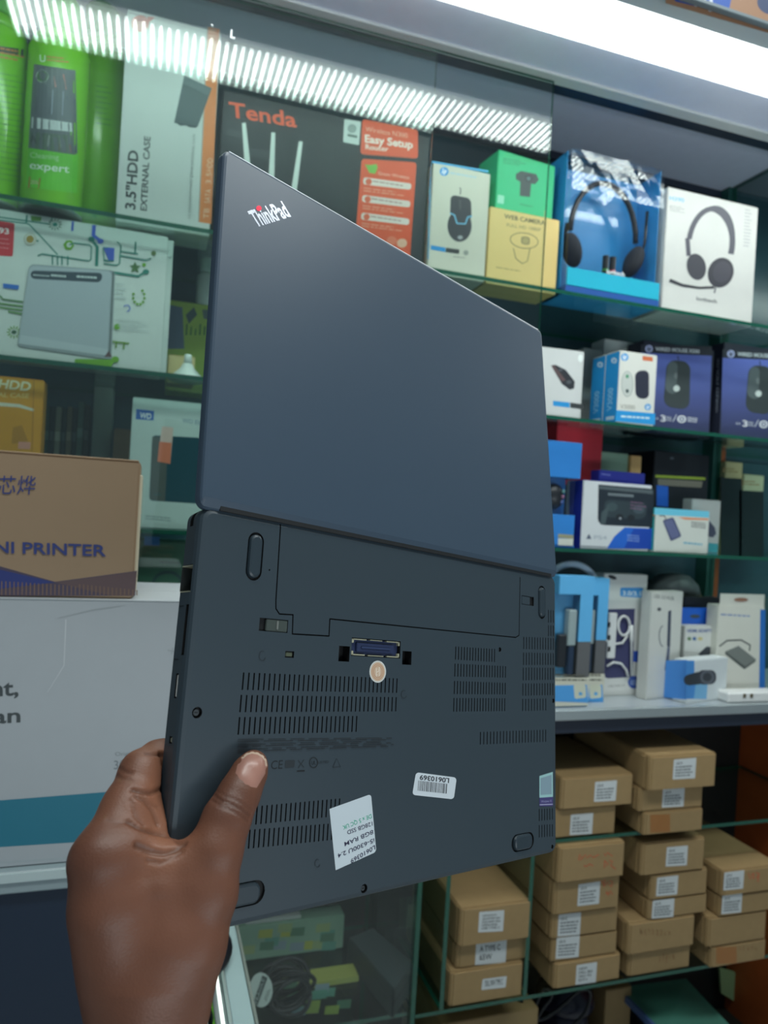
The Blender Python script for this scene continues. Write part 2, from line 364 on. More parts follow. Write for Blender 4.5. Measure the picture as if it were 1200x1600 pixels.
p.quad([(46, 276), (63, 278), (61, 295), (44, 293)], (200, 62, 48)); p.text('25%', (48, 287), (60, 288), (0, -6), (240, 200, 190)); p.out('can_print', o)
o, p = can('third green spray can, half hidden by the photograph can', 151, 1.36, .046, 92)
p.lines([(150, 130), (178, 134), (174, 200), (150, 196)], 8, (60, 130, 40), 1.4); p.out('can_print', o)
B = carton('drive_case_box', 'tall white 3.5 inch drive case box with orange right edge', 'box', 190, 338, 30, 1.235, SH1, .07, (206, 212, 208)); tuck(B)
p = B.front()
p.quad([(325, 42), (343, 46), (330, 350), (311, 347)], (226, 128, 62)); p.line([(324, 42), (310, 347)], 1.2, (150, 150, 145)); p.line([(202, 20), (340, 48)], 1, (150, 158, 155))
p.ell((219, 37), 14, 13, (206, 96, 70)); p.poly([(230, 26), (242, 27), (232, 36)], (206, 96, 70)); p.ell((219, 37), 10, 9, (190, 80, 60)); p.text('NEW', (210, 40), (228, 41), (1, -7), (230, 170, 150), .01)
p.text('3.5"HDD', (211, 328), (216, 236), (-16, -2), (44, 50, 56), .025); p.text('EXTERNAL CASE', (229, 330), (235, 214), (-10, -1.5), (60, 66, 70), .02)
p.poly([(288, 118), (331, 138), (309, 198), (272, 192)], (70, 88, 92)); p.poly([(288, 118), (331, 138), (326, 150), (286, 130)], (96, 112, 114)); p.poly([(272, 190), (309, 197), (306, 200), (296, 199), (290, 196), (282, 197)], (54, 70, 76))
p.lines([(303, 212), (306, 212), (300, 340), (297, 340)], 1, (120, 128, 126), 2); p.text('3.5 INCH SATA HARD DRIVE EXTERNAL CASE', (297, 342), (305, 210), (-4, 0), (130, 138, 136))
p.text('USB 3.0', (334, 78), (336, 48), (-9, -1), (240, 190, 150)); p.text('SATA', (328, 318), (330, 296), (-9, -1), (240, 200, 170)); p.text('3.5', (330, 288), (331, 270), (-9, -1), (240, 200, 170)); p.text('HDD', (331, 268), (333, 248), (-9, -1), (240, 200, 170)); p.text('TB', (326, 342), (327, 326), (-9, -1), (240, 200, 170))
p.out('front_print', B.o)
B = carton('router_box', 'wide black wireless router box with orange logo and orange panels', 'box', 342, 668, 176, 1.24, SH1, .09, (34, 38, 44)); tuck(B)
p = B.front(); OR = (236, 84, 34)
p.text('Tenda', (359, 182), (464, 199), (-2, -24), OR, .022)
for a, b in (((381, 192), (387, 260)), ((427, 207), (424, 280)), ((470, 221), (459, 300))): p.line([a, b], [6, 9], (222, 228, 222))
p.poly([(356, 200), (378, 206), (376, 216), (354, 210)], (58, 62, 68)); p.poly([(390, 230), (420, 236), (420, 250), (390, 244)], (56, 60, 66)); p.poly([(370, 290), (470, 305), (540, 340), (520, 380), (380, 360)], (52, 57, 62))
p.rq([(538, 186), (564, 190), (561, 227), (536, 222)], 2, (206, 214, 208)); p.ell((550, 201), 7, 7, (150, 160, 155)); p.quad([(543, 209), (558, 212), (558, 216), (543, 213)], (90, 110, 100))
p.rq([(566, 186), (653, 203), (653, 248), (563, 241)], 5, OR); p.text('Wireless N300', (571, 205), (637, 216), (0, -8), (250, 190, 165)); p.text('Easy Setup', (570, 222), (645, 232), (0, -12), (252, 232, 220), .03); p.text('Router', (571, 233), (607, 237), (0, -8), (252, 225, 210), .02)
p.rq([(565, 248), (651, 254), (640, 412), (553, 398)], 5, OR)
p.poly([(570, 257), (580, 258), (588, 256), (590, 262), (586, 272), (577, 270)], (120, 190, 70)); p.text('Green Wireless', (591, 273), (639, 280), (0, -5.5), (252, 205, 185))
for i in range(3):
    y = 284+i*27.5; x0 = 568-i*1.6
    p.rq([(x0, y-7), (x0+75, y+3), (x0+74, y+13), (x0-1, y+4)], 4, (240, 222, 212)); p.ell((x0+8, y), 5, 5, (232, 96, 56)); p.lines([(x0+14, y-3), (x0+66, y+5), (x0+66, y+9), (x0+14, y+1)], 1, (190, 150, 140), 2.2, 1.1)
    p.lines([(x0, y+8), (x0+72, y+17), (x0+72, y+25), (x0, y+16)], 2, (250, 170, 140), 1.4)
p.ell((612, 376), 8, 7, (246, 130, 96)); p.ell((628, 380), 8, 7, (246, 190, 160)); p.out('front_print', B.o)
B = carton('mouse_box', 'slim white mouse box with black gaming mouse picture, right of the router box', 'box', 672, 762, 261, 1.23, SH1, .06, (206, 208, 190)); tuck(B, mat('sky_blue_card', (60, 170, 225), .5))
HPB = (40, 150, 215)
def hp(p, x, y, r, bg=HPB, fg=(235, 240, 242)):
    p.ell((x, y), r, r, bg); p.line([(x-r*.15, y-r*.75), (x-r*.5, y+r*.45)], r*.2, fg); p.line([(x-r*.3, y-r*.1), (x-r*.05, y-r*.1), (x-r*.2, y+r*.45)], r*.18, fg); p.line([(x+r*.3, y-r*.4), (x-r*.1, y+r*.85)], r*.2, fg); p.line([(x+r*.25, y-r*.3), (x+r*.5, y-r*.25), (x+r*.35, y+r*.3), (x+r*.1, y+r*.35)], r*.18, fg)
p = B.front(); hp(p, 694, 268, 7); p.lines([(703, 268), (748, 276), (748, 280), (703, 272)], 1, (170, 205, 215), 2.5, 1.1)
p.line([(719, 304), (720, 296), (718, 293)], 1.5, (60, 64, 66)); p.rq([(704, 304), (736, 310), (737, 345), (703, 340)], 8, (52, 56, 62)); p.ell((718, 353), 19, 25, (52, 56, 62)); p.line([(703, 333), (710, 336), (714, 349), (727, 350), (731, 339), (738, 338)], 2, (120, 200, 235)); p.line([(719, 312), (719, 328)], 1.5, (90, 94, 98)); p.ell((719, 371), 4, 3, (160, 166, 168))
p.quad([(673, 383), (696, 387), (696, 394), (673, 390)], HPB); p.quad([(697, 387), (718, 390), (717, 397), (696, 394)], (60, 66, 66)); p.ell((728, 395), 4, 4, (150, 155, 145)); p.lines([(708, 399), (735, 402), (735, 406), (708, 403)], 1, (150, 155, 145)); p.line([(675, 253), (763, 268)], 3, (70, 175, 225)); p.line([(673, 256), (669, 405)], 1.6, (80, 170, 215)); p.out('front_print', B.o)
Y_ = carton('web_camera_box', 'yellow kraft web camera box with line drawing, under the green box', 'box', 762, 872, 333, 1.232, SH1, .075, (226, 200, 128)); tuck(Y_)
p = Y_.front(); dk = (110, 100, 66)
p.text('WEB CAMERA', (788, 341), (852, 352), (0, -7), (90, 86, 60), .02); p.text('FULL HD 1080P', (792, 354), (845, 362), (0, -5.5), (130, 122, 84))
p.arc((819, 376), 22, 12, 0, 360, 1.2, dk, 8); p.rq([(814, 369), (828, 371), (828, 383), (814, 381)], 3, (176, 160, 104)); p.arc((821, 376), 6, 6, 0, 360, 1, dk); p.line([(802, 388), (806, 404), (816, 412), (824, 408), (828, 388)], 1.2, dk); p.lines([(775, 416), (830, 425), (830, 428), (775, 419)], 1, (170, 150, 96)); p.line([(851, 329), (846, 437)], .8, (200, 176, 112)); p.out('front_print', Y_.o)
G_ = carton('web_camera_box', 'bright green web camera box lying on the yellow web camera box', 'box', 776, 866, 246, 1.235, Y_.top+.0008, .07, (40, 190, 128), rot=6); tuck(G_)
p = G_.front(); p.poly([(806, 272), (814, 267), (838, 272), (842, 281), (836, 288), (830, 287), (828, 308), (812, 306), (813, 284), (806, 280)], (44, 64, 62)); p.ell((826, 279), 7, 6, (30, 44, 46)); p.ell((826, 279), 3, 3, (70, 110, 110))
p.lines([(786, 246), (826, 252), (826, 262), (786, 256)], 3, (30, 140, 96), 1.4); p.rq([(778, 304), (788, 306), (787, 319), (777, 317)], 1, (150, 220, 190)); p.text('Webcam', (812, 321), (832, 324), (0, -4), (22, 110, 80)); p.out('front_print', G_.o)
# blister headset pack: blue tray, real headset, clear window shell
hb = carton('headset_pack', 'blue window box showing a black headset and cable plug', 'headset', 889, 1036, 226, 1.212, SH1, .088, (60, 160, 220), ztop=SH1+.002)
wH, hH = hb.w, onY(965, 244, 1.212)[2]-Z(SH1); BLU = mat('pack_blue', (50, 150, 215), .35)
lpart(hb, 'back_card', 0, wH, .085, .088, .002, hH, BLU); lpart(hb, 'side_panel', 0, .0015, .02, .085, .002, hH, BLU); lpart(hb, 'side_panel', wH-.0015, wH, .015, .085, .002, hH, BLU); lpart(hb, 'base_tray', 0, wH, -.0005, .085, .002, .016, mat('pack_navy', (30, 84, 160), .4)); 
fp = lpart(hb, 'front_band', .001, wH-.001, -.0015, .001, .016, .050, mat('pack_teal', (20, 176, 205), .4))
p = Pr(hb.P0+hb.N*.0016, hb.N); p.text('logitech', (948, 427), (976, 432), (0, -7), (236, 248, 250), .02); p.out('band_print', hb.o)
def L2(B, x, y, z): return tuple(B.M @ Vector((x, y, z)))
BLK = mat('black_plastic', (26, 28, 34), .35); BLKM = mat('black_foam', (34, 37, 46), .8)
cx = wH*.5
def arcpts(r0, rz, zc, y, a0, a1, n=16): return [L2(hb, cx+r0*math.cos(math.radians(a0+(a1-a0)*k/n)), y, zc+rz*math.sin(math.radians(a0+(a1-a0)*k/n))) for k in range(n+1)]
mesh('headband', *tube(arcpts(wH*.36, hH*.38, hH*.50, .045, 0, 180), .0055, 8), BLK, parent=hb.o, smooth=True)
for sx in (-1, 1):
    e = ellipsoid((0, 0, 0), (.017, .024, .034), None, 18)
    Mx = hb.M @ Matrix.Translation((cx+sx*wH*.34, .042, hH*.36)) @ Matrix.Rotation(sx*.35, 4, 'Y')
    mesh('ear_cup', [tuple(Mx @ Vector(q)) for q in e[0]], e[1], BLKM, parent=hb.o, smooth=True)
mesh('headband', *tube([L2(hb, cx-wH*.38, .05, hH*.55), L2(hb, cx-wH*.41, .05, hH*.40), L2(hb, cx-wH*.36, .05, hH*.30)], .004, 8), BLK, parent=hb.o, smooth=True)
mesh('boom', *tube([L2(hb, cx+wH*.40, .04, hH*.36), L2(hb, cx+wH*.43, .035, hH*.5), L2(hb, cx+wH*.42, .03, hH*.72)], .003, 8), BLK, parent=hb.o, smooth=True)
for i, c in ((0, (60, 150, 60)), (1, (200, 90, 110))):
    mesh('cable_plug', *tube([L2(hb, cx-.008+i*.016, .02, .051), L2(hb, cx-.008+i*.016, .02, .092)], .0065, 8), BLK, parent=hb.o)
    mesh('plug_ring', *tube([L2(hb, cx-.008+i*.016, .0195, .062), L2(hb, cx-.008+i*.016, .0195, .066)], .0069, 8), mat('ring%d' % i, c, .4), parent=hb.o)
bm = bmesh.new(); bmesh.ops.create_cube(bm, size=1)
for v in bm.verts: v.co = (wH*(.002+.996*(v.co.x+.5)), .0012+.082*(v.co.y+.5), .017+(hH-.019)*(v.co.z+.5))
bmesh.ops.subdivide_edges(bm, edges=bm.edges[:], cuts=9, use_grid_fill=True)
rn = random.Random(3)
for v in bm.verts:
    if v.co.z > hH*.78: v.co += Vector((rn.uniform(-1, 1), rn.uniform(-.2, 1), rn.uniform(-1, 0)))*.0035
v, f = bm_out(bm); mesh('clear_window', [tuple(hb.M @ Vector(q)) for q in v], f, CLEAR, parent=hb.o)
B = carton('headset_box', 'white box with a printed grey headset, right end of the top shelf', 'headset', 1037, 1180, 307, 1.222, SH1, .09, (214, 216, 210)); tuck(B)
p = B.front(); hd = (74, 76, 88)
p.text('H390', (1046, 312), (1069, 316), (0, -6), (120, 190, 230), .03); p.lines([(1046, 320), (1074, 324), (1070, 334), (1046, 330)], 4, (170, 174, 172), 1.2); p.lines([(1164, 325), (1176, 327), (1173, 388), (1161, 386)], 12, (160, 164, 168), 1.4)
p.arc((1110, 382), 34, 56, 185, 372, [8]*9+[10, 12, 13, 13, 13, 12, 11, 10, 9, 9, 9, 9, 9], hd, 6); p.line([(1074, 372), (1076, 400)], 7, hd)
p.ell((1088, 417), 15, 21, (54, 56, 66), -12); p.ell((1126, 426), 20, 24, (48, 49, 60), 20); p.ell((1128, 425), 14, 17, (60, 61, 72), 20); p.line([(1046, 438), (1066, 446), (1092, 450), (1116, 449)], [6, 5, 4, 4], (52, 54, 62)); p.line([(1118, 449), (1116, 458)], 2, hd)
p.text('logitech', (1088, 469), (1120, 474), (0, -6), (110, 114, 116), .02); p.out('front_print', B.o)
# --- middle shelf
B = carton('router_box', 'white router box with circuit drawing and silver router picture', 'box', -24, 258, 346, 1.232, SH2, .05, (212, 218, 214), ym=455); tuck(B)
p = B.front(); TG = (44, 130, 116); GR = (112, 170, 40); BL = (70, 96, 200)
p.rq([(-20, 342), (23, 349), (20, 401), (-22, 398)], 3, (206, 50, 60)); p.text('93', (-2, 364), (14, 366), (0, -9), (245, 235, 235), .02); p.lines([(-10, 368), (16, 371), (15, 392), (-10, 389)], 3, (235, 150, 155), 1.2, 1.1)
p.line([(-10, 338), (76, 350), (82, 340)], 2, TG); p.line([(-10, 343), (41, 349), (45, 350), (66, 372), (90, 398)], 2, TG); p.line([(41, 349), (42, 336)], 2.5, TG); p.line([(57, 377), (60, 376)], 3, TG); p.quad([(48, 337), (65, 339), (64, 346), (49, 345)], (100, 150, 60))
for k in range(12):
    a = k*math.pi/6; c, s = math.cos(a), math.sin(a); p.line([(86+6*c, 351+5*s), (86+11*c, 351+9*s)], 1.4, (60, 90, 60)); p.line([(22+6*c, 519+5*s), (22+11*c, 519+10*s)], 1.8, (120, 160, 60))
p.ell((86, 351), 4, 3, TG); p.ell((22, 519), 4, 3, (50, 90, 60)); p.ell((47, 374), 9.5, 9.5, (170, 160, 120)); p.ell((47, 374), 8.5, 8.5, (212, 218, 214)); p.ell((47, 374), 6, 6, (170, 140, 60))
p.poly([(99, 382), (104, 376), (112, 376), (116, 384), (111, 391), (102, 390)], GR); p.ell((108, 383), 4, 4, (212, 218, 214)); p.line([(108, 383), (116, 380), (140, 383), (143, 386), (142, 406), (139, 408), (66, 397), (59, 400)], 2, TG)
for x in (82, 90, 97, 106): p.line([(x, 400), (x, 414)], 2, TG)
p.line([(114, 346), (113, 361)], 3.5, BL); p.line([(147, 352), (146, 368), (155, 375)], [6, 6, 5], BL); p.ell((157, 377), 5, 4, BL); p.ell((143, 374), 5, 4, TG); p.line([(143, 374), (152, 386), (151, 416)], [3, 5, 5], TG)
p.quad([(161, 386), (179, 388), (178, 409), (170, 408), ], BL); p.line([(178, 408), (163, 408), (161, 388), (168, 387)], 2, TG); p.line([(170, 408), (162, 406)], 2, TG)
p.line([(183, 378), (189, 384), (187, 412), (182, 415), (162, 412)], 2, TG); p.line([(189, 393), (216, 397)], 2, TG); p.line([(212, 378), (211, 396)], 2.5, TG); p.line([(189, 400), (228, 407), (236, 404)], 2, TG); p.ell((240, 396), 4, 4, (100, 120, 70))
p.poly([(211, 409), (214, 415), (220, 416), (215, 420), (217, 427), (211, 423), (205, 426), (207, 419), (202, 415), (208, 415)], (84, 120, 70)); p.ell((225, 414), 3, 3, GR); p.line([(178, 426), (216, 432), (226, 426)], 3.5, TG); p.ell((228, 425), 5, 4, TG)
p.quad([(5, 443), (30, 446), (29, 453), (5, 450)], (50, 110, 200)); p.line([(0, 462), (5, 468), (36, 472)], 2.5, (70, 120, 60)); p.line([(-4, 474), (36, 479)], 2.5, (90, 140, 60)); p.line([(-4, 480), (36, 485)], 2.5, (90, 140, 60)); p.line([(13, 487), (36, 491)], 2.5, (90, 140, 60))
for k in range(9):
    a = -.9+k*.55; p.ell((217+9*math.cos(a), 464+12*math.sin(a)), 2, 2, (120, 170, 50))
p.arc((198, 482), 5, 5, -150, 90, 1.5, (100, 120, 210)); p.ell((183, 511), 4.5, 4.5, GR); p.line([(176, 534), (202, 537)], 2.5, (110, 150, 50)); p.line([(182, 534), (181, 544)], 2.5, (110, 150, 50)); p.line([(194, 536), (193, 546)], 2.5, (110, 150, 50))
p.lines([(182, 440), (200, 442), (198, 470), (180, 468)], 4, (180, 190, 194), 1.5); p.lines([(184, 496), (236, 503), (234, 520), (184, 518)], 4, (186, 194, 196), 1.2)
p.rq([(117, 561), (180, 562), (174, 574), (116, 567)], 3, GR); p.ell((180, 562), 6, 5, GR)
p.rq([(46, 413), (180, 423), (174, 562), (27, 541)], [8, 8, 5, 6], (150, 158, 162)); p.rq([(47, 415), (175, 424), (168, 556), (29, 537)], [8, 8, 5, 6], (178, 186, 194)); p.poly([(33, 524), (169, 546), (168, 556), (29, 537)], (190, 198, 204)); p.line([(177, 424), (171, 558)], 2, (96, 104, 104))
p.rq([(48, 423), (161, 427), (158, 442), (48, 436)], 7, (60, 72, 84)); p.lines([(52, 428), (78, 430), (78, 434), (52, 432)], 1, (210, 220, 220), 1.5, 1.2); p.lines([(80, 428), (104, 430), (104, 435), (80, 433)], 1, (210, 220, 220), 3, 1.2); p.lines([(120, 430), (152, 432), (152, 437), (120, 435)], 1, (210, 220, 220), 3, 1.2)
p.poly([(163, 558), (170, 548), (175, 558)], (100, 70, 70)); p.out('front_print', B.o)
lpart(B, 'folded_edge', B.w, B.w+.009, .006, .05, .001, B.h-.003, mat('card_edge', (200, 208, 204), .5))
B = carton('mouse_box', 'white mouse box with black mouse picture, half hidden by the laptop edge', 'box', 838, 910, 545, 1.225, SH2, .06, (206, 210, 208), rot=-4); tuck(B)
p = B.front(); p.poly([(861, 571), (868, 570), (884, 578), (898, 596), (897, 607), (890, 609), (878, 600)], (44, 48, 54)); p.poly([(861, 571), (866, 571), (884, 594), (878, 596)], (96, 76, 76)); p.ell((889, 597), 4, 3, (80, 86, 90)); p.ell((876, 578), 3, 2, (84, 90, 96)); p.ell((907, 560), 4, 6, (236, 244, 240))
p.quad([(864, 626), (890, 629), (890, 637), (864, 634)], HPB); p.quad([(891, 629), (913, 632), (913, 640), (891, 637)], (56, 62, 64)); p.out('front_print', B.o)
B = carton('mouse_box', 'plain white box standing behind the blue and white V3000 mouse box', 'box', 940, 996, 533, 1.36, SH2, .05, (206, 214, 212)); tuck(B)
B = carton('mouse_box', 'grey white box in the gap left of the blue and white V3000 mouse box', 'box', 908, 938, 545, 1.36, SH2, .05, (150, 158, 156)); tuck(B)
B = carton('mouse_box', 'blue and white V3000 mouse box in front, showing its white face and blue side', 'box', 965, 1024, 551, 1.203, SH2, .0445, (216, 218, 210)); tuck(B)
p = B.front(); hp(p, 976, 558, 6); p.quad([(1004, 556), (1020, 558), (1020, 565), (1004, 563)], (206, 110, 70)); p.ell((980, 600), 9, 20, (196, 202, 196)); p.arc((980, 600), 9, 20, 0, 360, 1, (160, 170, 164)); p.ell((980, 588), 2.5, 3, (70, 150, 110)); p.ell((980, 611), 2.5, 3, (70, 90, 90)); p.rq([(992, 580), (1014, 578), (1014, 624), (993, 622)], 9, (42, 46, 62))
p.text('V3000', (969, 638), (992, 640), (0, -7), (150, 150, 140)); hp(p, 1012, 636, 5); p.quad([(963, 641), (1024, 646), (1023, 664), (961, 658)], HPB); p.lines([(970, 648), (1016, 651), (1016, 656), (970, 653)], 1, (200, 225, 235), 3, 1.2); p.out('front_print', B.o)
def PXY(P): P = np.array(P)-CAM; return 600+FPX*(P @ cR)/(P @ cF), 800-FPX*(P @ cU)/(P @ cF)
qx, qy = PXY((B.P0[0], 1.2492, Z(SH2)+.07))
Q = carton('mouse_box', 'second blue V3000 mouse box, standing directly behind the front V3000 box', 'box', qx, 1022, 551, 1.2492, SH2, .0445, (216, 218, 210), ym=qy, ztop=B.top); tuck(Q)
def sidep(B, dx0, dx1):
    p = B.left(); X0 = B.P0[0]; f = lambda v, h: (X0, B.P0[1]+B.dep*v, B.P0[2]+B.h*h)
    g = lambda v, h: PXY(f(v, h))
    p.quad([g(.99, .99), g(.01, .99), g(.01, .01), g(.99, .01)], HPB); c = g(.4, .88); hp(p, c[0], c[1], 4.5, (220, 232, 238), HPB)
    a, b, h = np.array(g(.35, .18)), np.array(g(.35, .5)), np.array(g(.72, .5)); p.text('V3000', a, b, h-b, (150, 205, 235), .015); p.quad([g(.75, .10), g(.15, .10), g(.15, .05), g(.75, .05)], (200, 225, 235)); p.out('side_print', B.o)
sidep(B, 0, 0); sidep(Q, 0, 0)
def x500(label, xl, xr, yt, dx, dy, YY=1.215):
    B = carton('mouse_box', label, 'box', xl, xr, yt, YY, SH2, .055, (36, 40, 58)); tuck(B)
    p = B.front(); q = lambda x, y: (x+dx, y+dy)
    for i in range(28):
        a, b = 552+i*4.5, 552+(i+1)*4.5; t = i/27; p.k -= 1; p.quad([q(1001-.1*i, a-3), q(1112-i*.17, a+2), q(1112-(i+1)*.17, b+2), q(1001-.1*i, b-3)], (int(104-52*t), int(120-62*t), int(204-114*t)))
    p.k += 2; p.quad([q(1001, 538), q(1112, 541), q(1112, 556), q(1001, 551)], (44, 47, 58)); hp(p, *q(1014, 545), 6, (190, 196, 236), (44, 47, 58)); p.text('WIRED MOUSE X500', q(1024, 548), q(1093, 552), (0, -6), (216, 222, 226), .03)
    p.rq([q(1042, 562), q(1079, 565), q(1077, 641), q(1036, 635)], 14, (58, 66, 68)); p.rq([q(1044, 564), q(1060, 566), q(1058, 618), q(1038, 612)], 10, (88, 98, 100)); p.line([q(1059, 556), q(1060, 563)], 1.5, (40, 44, 50)); p.ell(q(1056, 587), 3, 5, (120, 128, 128)); p.ell(q(1057, 607), 5, 5, (206, 214, 210)); p.line([q(1060, 566), q(1058, 600)], 1, (40, 46, 48))
    p.text('3', q(1032, 658), q(1040, 659), (0, -10), (220, 222, 226), .02); p.text('AA', q(1021, 655), q(1029, 656), (0, -4), (200, 204, 214)); p.line([q(1051, 659), q(1057, 648)], 1.5, (190, 196, 206)); p.ell(q(1065, 655), 7, 6, (214, 218, 222)); p.ell(q(1065, 655), 4, 4, (90, 96, 130)); p.ell(q(1065, 655), 2, 2, (214, 218, 222)); p.lines([q(1041, 650), q(1049, 651), q(1049, 659), q(1041, 658)], 3, (190, 196, 206), 1.3, 1.2); p.lines([q(1074, 651), q(1090, 653), q(1088, 661), q(1074, 659)], 3, (200, 204, 214), 1.6, 1.2); p.out('front_print', B.o); return B
x500('dark blue wired mouse box with mouse picture, beside the blue and white V3000 box', 1001, 1112, 539, 0, 0, 1.297)
B = x500('dark blue wired mouse box with mouse picture, cut by the right picture edge', 1126, 1241, 543, 128, 8, 1.293)
p = B.left(); p.text('WIRED MOUSE', (1122, 645), (1124, 560), (-4, 0), (150, 156, 170)); p.out('side_print', B.o)
# things at the back of the middle shelf on the left, seen past the router box
BOT = mat('bottle_white', (216, 226, 220), .35)
c = onY(321, 500, 1.40); c[2] = Z(SH2)
o = empty('spray_bottle', c, label='small white bottle at the back of the shelf beside the laptop edge', cat='bottle')
def sc_lathe(name, prof, c, m, par): return mesh(name, *lathe(prof, c, 24), m, parent=par, smooth=True)
hB = onY(328, 434, 1.40)[2]-c[2]; hT = onY(328, 404, 1.40)[2]-c[2]
B = carton('software_box', 'yellow green patterned box behind the router box', 'box', 262, 342, 474, 1.40, SH2, .06, (182, 204, 84)); tuck(B)
p = B.front(); p.poly([(262, 476), (285, 480), (288, 545), (262, 545)], (110, 124, 150)); p.poly([(290, 492), (303, 480), (308, 492), (295, 506)], (84, 100, 100)); p.poly([(316, 484), (332, 484), (332, 500), (318, 498)], (110, 124, 120))
for i in range(7): p.line([(292+i*7, 506+(i % 3)*4), (291+i*7, 524)], 2.5, (70, 120, 60))
p.out('front_print', B.o)
OM[o.name] = Matrix.Translation(Vector((c[0], c[1]+.02, Z(B.top)+.0007))); o.matrix_world = OM[o.name]
c2 = np.array([c[0], c[1]+.02, Z(B.top)+.0007]); k = onY(328, 404, 1.42)[2]-c2[2]
sc_lathe('body', [(.017, 0), (.019, .002), (.019, k*.62), (.011, k*.7)], c2, BOT, o); sc_lathe('cap', [(.012, k*.7), (.014, k*.72), (.014, k*.93), (.009, k)], c2, BOT, o)
B = carton('cream_box', 'small cream carton low behind the router box and laptop', 'box', 262, 304, 556, 1.30, SH2, .05, (214, 196, 140)); tuck(B)
# funnel-like white shade beside it
c = onY(292, 590, 1.27); c[2] = Z(SH2); o = empty('plastic_funnel', c, label='white plastic funnel standing between the router box and the laptop', cat='funnel')
sc_lathe('cone', [(.030, .0002), (.031, .004), (.012, .022), (.008, .03)], c, BOT, o); sc_lathe('spout', [(.007, .03), (.006, .045), (.005, .046)], c, BOT, o)
# --- third shelf, left
B = carton('drive_case_box', 'orange hard drive case box above the printer carton', 'box', -60, 64, 588, 1.235, SH3, .04, (218, 150, 34)); tuck(B)
p = B.front(); p.text('3.5"HDD', (-40, 602), (48, 611), (1, -14), (240, 226, 190), .03, .15); p.text('EXTERNAL CASE', (-50, 618), (45, 622), (1, -7), (236, 200, 120), .02); p.line([(-20, 630), (30, 634), (53, 641)], [6, 5, 4], (226, 222, 200)); p.poly([(20, 668), (34, 664), (44, 690), (18, 694)], (190, 130, 36)); p.quad([(29, 690), (48, 691), (47, 702), (28, 701)], (220, 150, 130)); p.line([(53, 594), (50, 705)], 1.2, (170, 110, 30)); p.out('front_print', B.o)
B = carton('drive_box', 'pale blue box with a WD logo and black portable drive picture', 'box', 202, 344, 627, 1.24, SH3, .05, (200, 214, 210)); tuck(B)
p = B.front(); p.quad([(213, 639), (241, 642), (240, 657), (212, 655)], (50, 100, 180)); p.text('WD', (218, 653), (236, 655), (1, -9), (235, 240, 240), .03); p.text('WD Elements', (285, 660), (338, 667), (0, -7), (90, 120, 150)); p.rq([(238, 680), (314, 684), (310, 787), (233, 782)], 6, (30, 74, 88)); p.poly([(238, 682), (263, 683), (258, 784), (234, 780)], (90, 96, 94)); p.rq([(253, 666), (271, 668), (266, 725), (246, 721)], 2, (226, 196, 186)); p.quad([(249, 690), (268, 692), (266, 725), (246, 721)], (230, 130, 100)); p.lines([(228, 804), (270, 808), (268, 816), (228, 812)], 2, (150, 164, 164), 1.6, 1.1); p.text('WD', (240, 774), (252, 775), (0, -4), (70, 110, 120)); p.out('front_print', B.o)  # pink-orange patch over the drive picture is a painted glass reflection
rn = random.Random(5)
xs = 66
nms = ['dark green', 'black green', 'pale khaki', 'deep teal', 'brownish', 'near black', 'grey green', 'charcoal']
for i, (w, c) in enumerate([(9, (52, 84, 70)), (8, (36, 52, 50)), (10, (150, 150, 132)), (8, (40, 60, 56)), (9, (120, 110, 86)), (8, (30, 44, 46)), (10, (84, 110, 100)), (9, (44, 50, 46))]):
    B = carton('slim_case', nms[i]+' slim upright case, number '+['one', 'two', 'three', 'four', 'five', 'six', 'seven', 'eight'][i]+' from the orange drive case box', 'case', xs, xs+w-1, 632+rn.uniform(-5, 5), 1.38, SH3, .06, c, group='slim upright cases behind the printer carton'); xs += w
    lpart(B, 'spine_band', .0005, B.w-.0005, -.0006, .001, B.h*.7, B.h*.78, mat('band%d' % i, tuple(min(255, v+40) for v in c), .5))
B = carton('grey_carton', 'grey white packet standing beside the row of slim cases', 'packet', 142, 172, 605, 1.40, SH3, .05, (150, 162, 156)); tuck(B)
B = carton('brown_carton', 'brown carton in shade left of the WD drive box', 'box', 174, 200, 670, 1.38, SH3, .05, (150, 120, 92)); tuck(B)
# --- third shelf, right
B = carton('controller_pack', 'blue hanging pack with a dark controller in its clear middle, right against the laptop edge', 'controller', 846, 898, 848, 1.225, SH3, .05, (40, 120, 205), ztop=-.045)
hK = onY(880, 690, 1.225)[2]-Z(SH3); BC = mat('pack_blue_card', (46, 128, 205), .4)
lpart(B, 'back_card', 0, B.w, .046, .05, .005, hK, BC); lpart(B, 'header_card', 0, B.w+.003, -.001, .046, hK*.66, hK, BC); lpart(B, 'foot_card', .001, B.w-.004, -.001, .045, .005, hK*.31, BC); lpart(B, 'clear_bubble', .004, B.w-.006, .001, .045, hK*.312, hK*.655, CLEAR)
Mx = B.M
mesh('controller', *ellipsoid(tuple(Mx @ Vector((B.w*.45, .022, hK*.48))), (.021, .017, .026)), BLK, parent=B.o, smooth=True)
for i, c in enumerate([(90, 140, 140), (150, 100, 130), (80, 100, 160)]): mesh('button', *ellipsoid(tuple(Mx @ Vector((B.w*.45+.012, .006+.002*i, hK*(.53-.05*i)))), (.004, .003, .004), None, 10), mat('btn%d' % i, c, .3), parent=B.o, smooth=True)
p = Pr(B.P0+B.N*.0012, B.N); p.quad([(872, 834), (896, 836), (896, 842), (872, 840)], (150, 150, 120)); p.quad([(872, 841), (896, 842), (895, 853), (872, 852)], (206, 210, 200)); p.out('foot_print', B.o)
B = carton('controller_box', 'white and blue game controller box with dark window', 'controller', 909, 1016, 754, 1.222, SH3, .06, (206, 212, 214)); tuck(B, mat('navy_card', (30, 44, 140), .4))
